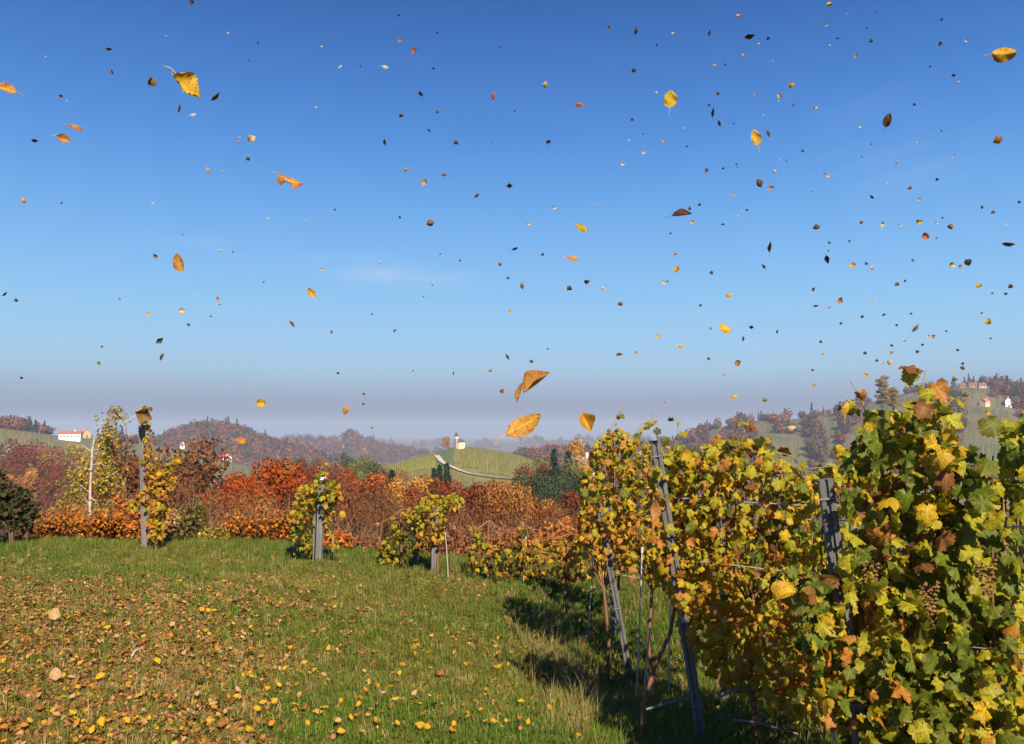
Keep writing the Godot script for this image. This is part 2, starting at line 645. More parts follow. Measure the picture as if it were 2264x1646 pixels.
# a leafy clump standing for one far crown in a wood that reads as one mass
func clump_mesh(n: int, seed_: int, cone := false) -> ArrayMesh:
	var keep := rng.state
	rng.seed = seed_
	var b := MB.new()
	for i in n:
		var d := rdir()
		var p := d * pow(rf(0.3, 1.0), 0.4) * 0.5
		p *= 0.82 + 0.4 * nz.get_noise_3d(d.x * 60.0 + seed_ * 9.0, d.y * 60.0, d.z * 60.0)
		p.y = p.y * 1.05 + 0.5
		if cone:
			var y := pow(rf(0, 1), 1.3)
			var a := rf(0, TAU)
			var w := (1.0 - y) * 0.3 * rf(0.5, 1.0)
			p = Vector3(cos(a) * w, y * 1.25, sin(a) * w)
		var u := (d + rdir() * 0.7).normalized()
		var s := u.cross(rdir()).normalized()
		var t := u.cross(s)
		var sz := rf(0.06, 0.12) * (0.75 if cone else 1.0)
		var k := rf(0.75, 1.25)
		b.rhomb(p, s * sz, t * sz * 0.8, Color(k, k * rf(0.92, 1.08), k))
	if cone:
		b.tube([Vector3(0, -0.2, 0), Vector3(0, 1.1, 0)], [0.03, 0.01], 4, Color(0.5, 0.4, 0.4))
	else:
		b.tube([Vector3(0, -0.3, 0), Vector3(0, 0.5, 0)], [0.04, 0.02], 4, Color(0.6, 0.5, 0.5))
	rng.state = keep
	return b.mesh()

var clumps := []
var cone_clump: ArrayMesh

func wood_on(called: String, label: String, R: Dictionary, n: int, x0: float, x1: float, t0: float, t1: float, size: float, cols: Array, keep: Callable, cones := 0.0) -> void:
	var where := [[], [], []]
	var col := [[], [], []]
	var cw := []
	var cc := []
	for i in n:
		var x := rf(x0, x1)
		var t := rf(t0, t1)
		if not keep.call(x, t):
			continue
		var p := ridge_pt(R, x, t)
		var s := size * rf(0.65, 1.3)
		var k := rng.randi() % 3
		var tr := Transform3D(Basis(Vector3.UP, rf(0, TAU)).scaled(Vector3(s * rf(0.85, 1.15), s * rf(0.8, 1.2), s)), p - Vector3(0, 0.12 * s, 0))
		if rng.randf() < cones:
			cw.append(tr); cc.append(tint(Color(0.03, 0.05, 0.028), 0.3))
			continue
		where[k].append(tr)
		col[k].append(tint(pick(cols), 0.35))
	for k in 3:
		if where[k].size():
			var o := copies(called, clumps[k], mats.far_leaf, where[k], col[k])
			tag(o, label + [", rounded crowns", ", looser crowns", ", ragged crowns"][k], "woodland")
	if cw.size():
		var o := copies(called, cone_clump, mats.far_leaf, cw, cc)
		tag(o, label + ", its dark spruces", "woodland")

func house(called: String, label: String, cat: String, p: Vector3, turn: float, w: float, dpt: float, h: float, rh: float, wall: Color, roof: Color, nwin: int, chimney := true, floors := 1) -> Node3D:
	var t := thing(called, p, label, cat)
	t.rotation.y = turn
	var b := MB.new()
	b.box(Transform3D(Basis(), Vector3(0, h * 0.5 - 1.0, 0)), Vector3(w, h + 2.0, dpt), wall)
	for s in [-1.0, 1.0]:
		b.tri(Vector3(s * w / 2, h, -dpt / 2), Vector3(s * w / 2, h + rh, 0), Vector3(s * w / 2, h, dpt / 2), wall)
	part("wall", b.mesh(), mats.plaster, t)
	var r := MB.new()
	var o := 0.35
	var e := rh / (dpt * 0.5) * o
	for s in [-1.0, 1.0]:
		var c := [Vector3(-w / 2 - o, h + rh + 0.15, 0), Vector3(w / 2 + o, h + rh + 0.15, 0), Vector3(w / 2 + o, h - e + 0.15, s * (dpt / 2 + o)), Vector3(-w / 2 - o, h - e + 0.15, s * (dpt / 2 + o))]
		r.quad(c[0], c[1], c[2], c[3], roof)
		var dn := Vector3(0, -0.15, 0)
		r.quad(c[0] + dn, c[3] + dn, c[2] + dn, c[1] + dn, roof)
		r.quad(c[3], c[2], c[2] + dn, c[3] + dn, roof)
		r.quad(c[1], c[2], c[2] + dn, c[1] + dn, roof)
		r.quad(c[0], c[3], c[3] + dn, c[0] + dn, roof)
	var rr := part("roof", r.mesh(), mats.roof_tile, t)
	if chimney:
		var cb := MB.new()
		cb.box(Transform3D(Basis(), Vector3(w * 0.2, h + rh + 0.3, dpt * 0.1)), Vector3(0.7, 1.6, 0.7), wall * 0.8)
		part("chimney", cb.mesh(), mats.plaster, rr)
	for fl in floors:
		for i in nwin:
			var x := (float(i) + 0.5) / nwin * w - w / 2
			var wb := MB.new()
			wb.box(Transform3D(Basis(), Vector3(x, h * (fl + 0.55) / floors, dpt / 2 + 0.02)), Vector3(0.9, 1.2, 0.12), Color(0.05, 0.055, 0.06))
			var wi := part("window", wb.mesh(), mats.window_glass, t)
			var fb := MB.new()
			for q in [[0, 0.66, 1.1, 0.1], [0, -0.66, 1.1, 0.12], [-0.5, 0, 0.1, 1.24], [0.5, 0, 0.1, 1.24]]:
				fb.box(Transform3D(Basis(), Vector3(x + q[0], h * (fl + 0.55) / floors + q[1], dpt / 2 + 0.06)), Vector3(q[2], q[3], 0.14), wall * 0.9)
			part("frame", fb.mesh(), mats.plaster, wi)
	var db := MB.new()
	db.box(Transform3D(Basis(), Vector3(w / 2 + 0.03, 1.05, 0)), Vector3(0.1, 2.1, 1.0), Color(0.12, 0.06, 0.03))
	part("door", db.mesh(), mats.plaster, t)
	return t

func make_hills() -> void:
	var hm := mat("hill_cover", 0.95, 0.0, noise_tex(0.02, Color(0.55, 0.55, 0.55), Color(1, 1, 1), 5))
	hm.uv1_triplanar = true
	hm.uv1_world_triplanar = true
	hm.uv1_scale = Vector3(0.05, 0.05, 0.05)
	mat("far_leaf", 0.85, 0.25, null, 0.25)
	mat("plaster", 0.9, 0.0, null, 0.3)
	mat("roof_tile", 0.85, 0.0, null, 0.3)
	mat("window_glass", 0.15)
	for k in 3:
		clumps.append(clump_mesh(120, 100 + k))
	cone_clump = clump_mesh(130, 110, true)
	var purple := [Color(0.15, 0.05, 0.03), Color(0.2, 0.075, 0.035), Color(0.11, 0.06, 0.035), Color(0.22, 0.1, 0.04), Color(0.09, 0.075, 0.035)]
	var warm := [Color(0.24, 0.07, 0.03), Color(0.26, 0.11, 0.035), Color(0.16, 0.06, 0.03), Color(0.13, 0.09, 0.035), Color(0.3, 0.17, 0.05)]
	var green := Color(0.13, 0.14, 0.06)
	var wood := Color(0.11, 0.06, 0.035)

	# the far, hazy ridges
	var R4 := {"pts": [[-700, 968, 4200], [300, 962, 4200], [640, 970, 4000], [760, 976, 3900], [900, 982, 3800], [1060, 983, 3800], [1160, 976, 3700], [1280, 972, 3700], [1400, 976, 3800], [1600, 970, 4000], [2300, 966, 4200], [3000, 968, 4200]], "front": 1100.0, "back": 800.0, "foot": -170.0, "rough": 14.0, "nf": 0.1}
	make_ridge("far_hills", R4, func(x, t): return Color(0.13, 0.1, 0.06) if nz.get_noise_2d(x * 0.4, t * 90.0) > 0.0 else Color(0.15, 0.14, 0.07))
	wood_on("far_wood", "faint bluish wood on the farthest ridges", R4, 1500, 400, 1700, -0.05, 0.6, 26.0, purple, func(x, t): return nz.get_noise_2d(x * 0.5, t * 80.0) > -0.05)
	var R3 := {"pts": [[560, 1010, 1900], [620, 985, 1900], [680, 978, 1900], [735, 982, 1900], [772, 966, 1850], [800, 978, 1850], [850, 996, 1850], [910, 1002, 1800], [980, 1010, 1800], [1060, 1030, 1800]], "front": 500.0, "back": 400.0, "foot": -130.0, "rough": 8.0, "nf": 0.2}
	make_ridge("mid_hills", R3, func(_x, _t): return wood)
	wood_on("mid_wood", "hazy brown wood on the low ridge left of the chapel", R3, 1500, 570, 1040, -0.1, 0.75, 17.0, purple, func(x, t): return nz.get_noise_2d(x * 1.2, t * 60.0) > -0.22)
	# wooded hill left of centre
	var R2 := {"pts": [[240, 1060, 1150], [320, 1005, 1150], [370, 975, 1150], [420, 958, 1150], [470, 951, 1150], [520, 957, 1150], [570, 976, 1150], [620, 994, 1150], [680, 1008, 1150], [760, 1040, 1150]], "front": 320.0, "back": 300.0, "foot": -95.0, "rough": 5.0, "nf": 0.3}
	make_ridge("wooded_hill", R2, func(_x, _t): return wood)
	wood_on("hill_wood", "dense purple-brown wood covering the rounded hill", R2, 2600, 300, 740, -0.15, 0.75, 13.0, purple, func(_x, _t): return true, 0.06)
	# the left vineyard ridge
	var R1 := {"pts": [[-500, 930, 640], [-150, 940, 650], [0, 947, 660], [70, 955, 670], [140, 966, 680], [230, 972, 690], [330, 984, 700], [400, 990, 700], [450, 1003, 690], [510, 1022, 680], [570, 1036, 670], [640, 1056, 660], [720, 1085, 660]], "front": 250.0, "back": 160.0, "foot": -68.0, "rough": 4.0, "nf": 0.35, "nu": 130}
	var lw := func(x, t): return px_of(ridge_pt(R1, x, t)).y > table([[-500, 1000], [0, 1010], [40, 1000], [110, 1008], [170, 1030], [280, 1065], [420, 1085], [520, 1090], [640, 1100]], x)
	make_ridge("vineyard_ridge", R1, func(x, t): return wood if lw.call(x, t) else Color(0.17, 0.15, 0.08).lerp(green, clampf(0.5 + nz.get_noise_2d(x * 0.8, t * 90.0), 0.0, 1.0)))
	wood_on("slope_wood", "red and purple wood on the slope under the white farmhouse", R1, 2600, -60, 720, 0.0, 0.9, 10.0, warm, lw, 0.07)
	wood_on("ridge_trees", "thin belt of trees along the left ridge's skyline", R1, 120, -40, 340, -0.05, 0.0, 9.0, purple, func(x, _t): return x < 105 or x > 255, 0.25)
	far_rows("far_vineyard", "grey-green vine rows on the slope below the white farmhouse", R1, -60, 400, 0.04, 0.8, 1.5, 1.3, [Color(0.16, 0.16, 0.06), Color(0.2, 0.16, 0.07)], func(x, t): return not lw.call(x, t) and not (x > 110 and x < 200 and t < 0.1))
	far_rows("far_vineyard", "pale green vine rows on the slope right of the tall vine post", R1, 402, 640, 0.05, 0.8, 1.6, 1.3, [Color(0.15, 0.17, 0.07), Color(0.2, 0.18, 0.08)], func(x, t): return not lw.call(x, t))
	# right hill
	var R5 := {"pts": [[1280, 1060, 980], [1420, 1000, 980], [1500, 975, 980], [1560, 955, 960], [1640, 934, 950], [1720, 930, 940], [1800, 922, 930], [1880, 905, 920], [1960, 880, 910], [2040, 864, 900], [2110, 854, 890], [2170, 852, 880], [2260, 860, 870], [2400, 872, 860], [2800, 900, 860]], "front": 420.0, "back": 300.0, "foot": -75.0, "rough": 6.0, "nf": 0.3, "nu": 140}
	var rw := func(x, t): return nz.get_noise_2d(x * 0.55 + 40.0, t * 55.0) > 0.03 + 0.22 * smoothstep(1900.0, 2050.0, x) or x < 1560
	make_ridge("right_hill", R5, func(x, t): return wood if rw.call(x, t) else Color(0.14, 0.14, 0.07).lerp(Color(0.2, 0.15, 0.085), clampf(0.5 + 1.5 * nz.get_noise_2d(x * 1.6, t * 70.0), 0.0, 1.0)))
	wood_on("patchy_wood", "patchy purple-brown wood on the long right-hand hill", R5, 2600, 1400, 2420, 0.0, 0.9, 10.0, purple, rw, 0.1)
	wood_on("skyline_trees", "loose trees on the right-hand hill's skyline", R5, 170, 1520, 2260, -0.04, 0.02, 10.0, purple, func(x, _t): return nz.get_noise_2d(x * 1.7, 7.0) > -0.05, 0.3)
	far_rows("far_vineyard", "striped vine rows high on the right-hand hill", R5, 1560, 2420, 0.03, 0.95, 1.7, 0.9, [Color(0.13, 0.14, 0.06), Color(0.17, 0.14, 0.07)], func(x, t): return not rw.call(x, t))
	# purple ridge right of the chapel hill
	var R6 := {"pts": [[1060, 1060, 900], [1130, 1022, 900], [1180, 1008, 900], [1240, 1002, 900], [1300, 1006, 900], [1380, 1004, 900], [1460, 1012, 900], [1600, 1040, 900]], "front": 220.0, "back": 200.0, "foot": -75.0, "rough": 5.0, "nf": 0.3}
	make_ridge("low_hill", R6, func(_x, _t): return wood)
	wood_on("low_wood", "dusky purple wood on the low hill right of the chapel", R6, 900, 1080, 1560, -0.1, 0.7, 10.0, purple, func(_x, _t): return true)
	# chapel hill
	var R7 := {"pts": [[740, 1100, 540], [790, 1062, 535], [835, 1036, 530], [900, 1018, 525], [958, 1004, 520], [985, 997, 520], [1000, 991, 520], [1020, 990, 520], [1050, 991, 520], [1100, 998, 520], [1150, 1010, 520], [1200, 1028, 520], [1250, 1050, 520], [1320, 1090, 520]], "front": 95.0, "back": 90.0, "foot": -44.0, "rough": 0.6, "nf": 0.6, "nu": 120}
	var road := [[968, 1008], [974, 1018], [986, 1027], [1002, 1034], [1020, 1042], [1042, 1049], [1070, 1054], [1098, 1058], [1130, 1060], [1165, 1061]]
	var road_y := func(x): return table(road, x)
	make_ridge("chapel_hill", R7, func(x, t): return Color(0.1, 0.15, 0.045) if x > 966 and x < 1004 and t < 0.5 else Color(0.19, 0.18, 0.045))
	far_rows("far_vineyard", "olive-gold vine rows on the chapel hill's right flank", R7, 1003, 1290, 0.0, 0.95, 1.0, 1.3, [Color(0.19, 0.19, 0.035), Color(0.17, 0.18, 0.035), Color(0.22, 0.19, 0.04)], func(x, t): return px_of(ridge_pt(R7, x, t)).y < road_y.call(x) - 5.0 and not (x < 1027 and t < 0.06))
	far_rows("far_vineyard", "yellow-green vine rows on the chapel hill's left flank", R7, 770, 962, 0.0, 0.3, 1.0, 1.3, [Color(0.25, 0.24, 0.03), Color(0.22, 0.22, 0.03)], func(_x, _t): return true)
	far_rows("far_vineyard", "brownish vine rows below the chapel road", R7, 800, 1250, 0.36, 0.95, 1.0, 1.2, [Color(0.2, 0.15, 0.05), Color(0.17, 0.14, 0.045)], func(x, t): return x < 964 or px_of(ridge_pt(R7, x, t)).y > road_y.call(x) + 6.0)
	# the road up to the chapel
	var rb := MB.new()
	var last: Array = []
	for i in 46:
		var x := lerpf(967.0, 1165.0, i / 45.0)
		var p := ridge_at_px(R7, x, road_y.call(x)) + Vector3(0, 0.35, 0)
		var q := ridge_at_px(R7, x + 2.0, road_y.call(x + 2.0)) + Vector3(0, 0.35, 0)
		var s := (q - p).cross(Vector3.UP).normalized() * 1.9
		var now := [p - s, p + s]
		if last.size():
			rb.quad(last[0], now[0], now[1], last[1], Color(0.42, 0.36, 0.32))
		last = now
	struct("chapel_road", rb.mesh(), mats.plaster)

	make_chapel(ridge_pt(R7, 1015, 0.02))
	# buildings
	house("farmhouse", "long white farmhouse with red roof on the left ridge", "house", ridge_at_px(R1, 156, 973), 0.25, 15.0, 8.0, 4.6, 2.2, Color(0.78, 0.76, 0.72), Color(0.35, 0.12, 0.08), 6)
	house("barn", "small ochre building beside the long white farmhouse", "barn", ridge_at_px(R1, 178, 966) - Vector3(0, 0, 6), -0.5, 6.0, 6.0, 4.2, 2.2, Color(0.62, 0.42, 0.2), Color(0.45, 0.2, 0.1), 2, false)
	house("cottage", "tiny white cottage on the ridge beside the tall vine post", "house", ridge_at_px(R1, 402, 992), 0.5, 3.4, 3.2, 2.6, 1.6, Color(0.78, 0.76, 0.74), Color(0.3, 0.12, 0.09), 1)
	house("red_roofed_house", "low house with a red roof above the brown tree", "house", ridge_at_px(R1, 500, 1019), -0.35, 6.5, 5.0, 2.3, 2.0, Color(0.7, 0.66, 0.6), Color(0.4, 0.08, 0.05), 3)
	for q in [[2128, 858, 7.0, Color(0.4, 0.22, 0.15), "brick-coloured house on the hilltop, leftmost of the village row"], [2152, 857, 9.0, Color(0.5, 0.3, 0.22), "broad house with red roof in the middle of the hilltop row"], [2172, 858, 8.0, Color(0.7, 0.5, 0.45), "pale pink house with red roof ending the hilltop row"]]:
		house("village_house", q[4], "house", ridge_at_px(R5, q[0], q[1]), rf(-0.4, 0.4), q[2] * 0.8, 4.5, 2.6, 2.0, q[3] * 0.8, Color(0.22, 0.1, 0.08), 2, true)
	house("hillside_house", "peach house with red roof halfway up the right-hand hill", "house", ridge_at_px(R5, 2177, 898), 0.5, 6.5, 5.5, 4.2, 2.6, Color(0.75, 0.5, 0.36), Color(0.38, 0.13, 0.09), 2)
	house("hillside_house", "white gabled house close to the right picture edge", "house", ridge_at_px(R5, 2228, 897), 1.2, 7.0, 5.0, 4.4, 2.8, Color(0.78, 0.76, 0.74), Color(0.34, 0.13, 0.1), 2)
	for q in [[765, 989, "leftmost tiny pink house in the haze left of the chapel"], [858, 991, "tiny cream house in the haze nearest the chapel's orange tree"], [1098, 988, "tiny pinkish house in the haze right of the chapel"]]:
		var w := ridge_at_px(R3 if q[0] < 900 else R4, q[0], q[1])
		var hh := house("valley_house", q[2], "house", w, 0.4, 13.0, 9.0, 5.0, 3.0, Color(0.78, 0.62, 0.52), Color(0.4, 0.16, 0.1), 3)
		hh.scale = Vector3.ONE * (1.0 if q[0] < 900 else 1.9)
	house("grey_roofed_house", "house with broad grey roof among dark trees left of the vines", "house", at(1286, 1046, 215.0), 0.3, 5.6, 5.0, 1.9, 1.9, Color(0.75, 0.73, 0.7), Color(0.2, 0.19, 0.18), 3)

func make_chapel(p: Vector3) -> void:
	var t := thing("chapel", p, "small chapel with dark roof and pointed tower on the vineyard hill", "chapel")
	t.rotation.y = 0.62
	var cream := Color(0.8, 0.68, 0.42)
	var white := Color(0.78, 0.76, 0.72)
	var slate := Color(0.09, 0.085, 0.09)
	var b := MB.new()
	b.box(Transform3D(Basis(), Vector3(0.6, 1.2, 0)), Vector3(4.2, 4.6, 4.2), cream)
	part("nave", b.mesh(), mats.plaster, t)
	var r := MB.new()
	var c := [Vector3(-1.8, 3.4, -2.4), Vector3(3.0, 3.4, -2.4), Vector3(3.0, 3.4, 2.4), Vector3(-1.8, 3.4, 2.4)]
	var a := Vector3(0.1, 5.6, 0)
	var z := Vector3(1.4, 5.6, 0)
	r.quad(c[0], a, z, c[1], slate); r.quad(c[2], z, a, c[3], slate); r.tri(c[1], z, c[2], slate); r.tri(c[3], a, c[0], slate)
	r.quad(c[0], c[1], c[2], c[3], slate)
	part("roof", r.mesh(), mats.roof_tile, t)
	var tw := MB.new()
	tw.box(Transform3D(Basis(), Vector3(-1.9, 2.4, 0)), Vector3(1.7, 7.0, 1.7), slate.lerp(white, 0.3))
	tw.box(Transform3D(Basis(), Vector3(-1.9, 6.2, 0)), Vector3(1.75, 1.2, 1.75), white)
	var tower := part("tower", tw.mesh(), mats.plaster, t)
	var cap := MB.new()
	var prof := [[0.0, 1.25], [0.5, 0.95], [0.9, 0.8], [1.3, 0.95], [1.7, 0.7], [2.2, 0.22], [3.0, 0.03]]
	for i in prof.size() - 1:
		for k in 8:
			var a0 := TAU * k / 8.0
			var a1 := TAU * (k + 1) / 8.0
			var f := func(q, an): return Vector3(-1.9 + cos(an) * q[1], 6.8 + q[0], sin(an) * q[1])
			cap.quad(f.call(prof[i], a0), f.call(prof[i + 1], a0), f.call(prof[i + 1], a1), f.call(prof[i], a1), slate)
	part("spire", cap.mesh(), mats.roof_tile, tower)
	var bl := MB.new()
	bl.box(Transform3D(Basis(), Vector3(-1.9, 6.25, 0.9)), Vector3(0.6, 0.8, 0.08), Color(0.03, 0.03, 0.03))
	part("belfry_opening", bl.mesh(), mats.plaster, tower)
	for x in [-0.4, 1.4]:
		var w := MB.new()
		w.box(Transform3D(Basis(), Vector3(x, 2.0, 2.12)), Vector3(0.5, 1.0, 0.08), Color(0.2, 0.17, 0.12))
		part("window", w.mesh(), mats.window_glass, t)

# ---------------------------------------------------------------- trees
# returns a prototype root, ten metres high, crown and limbs as parts
func tree_proto(kind: String, seed_: int, cols: Array, bark: Color) -> Node3D:
	rng.seed = seed_
	var t := Node3D.new()
	var tr := MB.new()
	var lean := Vector3(rf(-0.4, 0.4), 0, rf(-0.4, 0.4))
	var spine := [Vector3(0, -1.2, 0), Vector3(0, 1.5, 0) + lean * 0.2, Vector3(0, 4.5, 0) + lean * 0.6, Vector3(0, 7.5, 0) + lean]
	tr.tube(spine, [0.26, 0.2, 0.13, 0.04], 7, bark)
	part("trunk", tr.mesh(), mats.bark, t)
	var b := MB.new()
	var n_lobes := 16
	var leaf := 0.125
	var per := 480
	match kind:
		"twiggy":
			leaf = 0.095
			per = 380
			n_lobes = 20
		"spruce":
			n_lobes = 0
		"poplar":
			n_lobes = 18
			per = 320
			leaf = 0.11
	for i in n_lobes:
		var h := lerpf(2.6, 9.0, (i + rf(0, 1)) / n_lobes)
		var reach := 3.1 * sqrt(maxf(1.0 - pow((h - 5.2) / 4.6, 2), 0.05))
		var rad := rf(0.9, 1.6)
		if kind == "poplar":
			reach *= 0.32
			rad = rf(0.5, 0.8)
		var a := i * 2.4 + rf(-0.5, 0.5)
		var cpos := Vector3(cos(a) * reach * rf(0.45, 0.95), h, sin(a) * reach * rf(0.45, 0.95)) + lean * (h / 8.0)
		var from := Vector3(0, h * 0.62, 0) + lean * (h / 12.0)
		if i % 3 == 0 or kind == "twiggy":
			var lm := MB.new()
			var mid := from.lerp(cpos, 0.55) + Vector3(0, -0.25, 0)
			lm.tube([from, mid, cpos], [0.085, 0.05, 0.015], 5, bark)
			if kind == "twiggy":
				for k in 26:
					var q := mid.lerp(cpos, rf(0, 1))
					var e := q + (rdir() + Vector3(0, 0.9, 0) + (cpos - from).normalized() * 0.6) * rf(0.5, 1.3)
					var sd := (e - q).cross(rdir()).normalized() * 0.016
					lm.tri(q - sd, q + sd, e, bark * rf(0.9, 1.4))
			part("limb", lm.mesh(), mats.bark, t)
		var base: Color = pick(cols)
		for k in per:
			var d := rdir()
			var p := cpos + d * rad * pow(rf(0.15, 1.0), 0.45) * Vector3(1.0, 0.78, 1.0)
			var u := (d + rdir() * 0.9 + Vector3(0, 0.3, 0)).normalized()
			var s := u.cross(rdir()).normalized()
			var sz := leaf * rf(0.6, 1.25)
			b.rhomb(p, s * sz, u.cross(s) * sz * 0.7, tint(base.lerp(pick(cols), 0.4), 0.28))
	if kind == "spruce":
		for i in 330:
			var y := 0.6 + 9.2 * pow((i + rf(0, 1)) / 330.0, 1.15)
			var w := pow(maxf(9.95 - y, 0.02), 0.85) * 0.36 * rf(0.55, 1.12)
			var a := i * 2.4 + rf(-0.4, 0.4)
			var o := Vector3(cos(a), 0, sin(a))
			var droop := rf(0.15, 0.5)
			var bc := tint(pick(cols), 0.3)
			for m in 8:
				var s := (m + rf(0.3, 1.0)) / 8.0
				var p := o * w * s + Vector3(0, y - droop * w * s * s, 0) + rdir() * 0.1
				var sz := (0.1 + 0.13 * (1.0 - s)) * rf(0.7, 1.3)
				var u := (Vector3(0, 1, 0) + rdir() * 0.9).normalized()
				var sd := u.cross(o + rdir() * 0.4).normalized()
				b.rhomb(p, u.cross(sd) * sz * 1.5, sd * sz, tint(bc, 0.15))
	part("crown", b.mesh(), mats.tree_leaf, t)
	return t

var protos := {}
var proto_words := {}

func plant_tree(kind: String, x: float, y: float, d: float, wide: float) -> void:
	var p := at(x, y, d)
	var g := ground_y(p.x, p.z)
	var h := maxf(p.y - g, 2.5)
	var src: Node3D = pick(protos[kind])
	var t: Node3D = src.duplicate()
	t.name = numbered(proto_words[kind][0])
	add_child(t)
	t.position = Vector3(p.x, g, p.z)
	var s := h / 9.45
	# wide: crown width in photograph pixels
	var ws := wide * d / F / (2.6 if kind == "poplar" else 4.6 if kind == "spruce" else 7.4)
	ws = maxf(ws, s * (0.78 if kind == "spruce" else 0.68)) * rf(0.92, 1.1)
	t.scale = Vector3(ws, s, ws)
	t.rotation.y = rf(0, TAU)
	tag(t, "", "tree", proto_words[kind][2])
	to_label.append([t, proto_words[kind][1], x, y, "wood"])

func make_trees() -> void:
	mat("bark", 0.9, 0.0, null, 0.2)
	mat("tree_leaf", 0.7, 0.5, null, 0.25)
	var bark := Color(0.10, 0.075, 0.055)
	var kinds := {
		"rust": ["tree", [Color(0.36, 0.075, 0.01), Color(0.28, 0.05, 0.008), Color(0.42, 0.115, 0.014)], "beech_tree", "rust-red beech", "rust-coloured beeches"],
		"dark_red": ["tree", [Color(0.2, 0.042, 0.014), Color(0.24, 0.055, 0.014), Color(0.15, 0.045, 0.018)], "maple_tree", "dark red tree", "dark red trees"],
		"orange": ["tree", [Color(0.46, 0.19, 0.03), Color(0.4, 0.13, 0.025), Color(0.44, 0.25, 0.04)], "orange_tree", "glowing orange tree", "orange trees"],
		"brown": ["twiggy", [Color(0.17, 0.07, 0.026), Color(0.14, 0.07, 0.032), Color(0.2, 0.085, 0.03)], "oak_tree", "thin brown tree", "thin brown trees"],
		"russet": ["tree", [Color(0.16, 0.06, 0.022), Color(0.2, 0.07, 0.022), Color(0.13, 0.055, 0.026)], "russet_tree", "tall russet-brown tree", "russet-brown trees"],
		"bronze": ["tree", [Color(0.26, 0.105, 0.025), Color(0.21, 0.085, 0.02), Color(0.29, 0.15, 0.035)], "bronze_tree", "bronze-leaved tree", "bronze-leaved trees"],
		"olive": ["tree", [Color(0.17, 0.16, 0.035), Color(0.13, 0.14, 0.035), Color(0.26, 0.2, 0.04)], "broadleaf_tree", "olive-green tree", "olive-green trees"],
		"pine": ["tree", [Color(0.045, 0.065, 0.03), Color(0.06, 0.08, 0.03), Color(0.035, 0.055, 0.03)], "pine_tree", "dark green bushy pine", "dark green pines"],
		"spruce": ["spruce", [Color(0.035, 0.055, 0.03), Color(0.045, 0.07, 0.035)], "spruce_tree", "dark spruce", "spruces"],
		"poplar": ["poplar", [Color(0.34, 0.23, 0.07), Color(0.28, 0.19, 0.07), Color(0.4, 0.27, 0.08)], "poplar_tree", "tall narrow poplar", "poplars"],
	}
	var s := 500
	for k in kinds:
		protos[k] = []
		for i in (3 if k in ["rust", "brown", "bronze"] else 2):
			s += 1
			protos[k].append(tree_proto(kinds[k][0], s, kinds[k][1], bark if k != "brown" else Color(0.13, 0.085, 0.06)))
		proto_words[k] = [kinds[k][2], kinds[k][3], kinds[k][4]]
	rng.seed = 4242
	for a in TREES:
		plant_tree(a[0], a[1], a[2], a[3], a[4])
	# trees too far to label by the wood: by the chapel, the village and the ridge
	var far := [["orange", 986, 964, 520.0, 20, "slim orange tree standing beside the chapel"], ["poplar", 1953, 828, 430.0, 24, "taller of the two poplars above the vine row"], ["poplar", 1976, 854, 430.0, 20, "shorter of the two poplars above the vine row"], ["orange", 1315, 972, 215.0, 44, "golden tree behind the grey-roofed house"]]
	for a in far:
		plant_tree(a[0], a[1], a[2], a[3], a[4])
		var t: Node3D = to_label.pop_back()[0]
		t.set_meta("label", a[5])
		t.remove_meta("group")
		if a[0] == "orange" and a[1] == 986:
			var p := at(986, 1001, 519.0)
			t.position = Vector3(p.x, p.y, p.z)
			t.scale = Vector3(0.85, 1.02, 0.85)
		if a[0] == "poplar":
			var p := at(a[1], 915, a[3])
			t.position = p
			var h: float = at(a[1], a[2], a[3]).y - p.y
			t.scale = Vector3(2.9 if a[1] < 1960 else 2.3, h / 9.9, 2.9 if a[1] < 1960 else 2.3)
	for k in protos:
		for p in protos[k]:
			p.free()

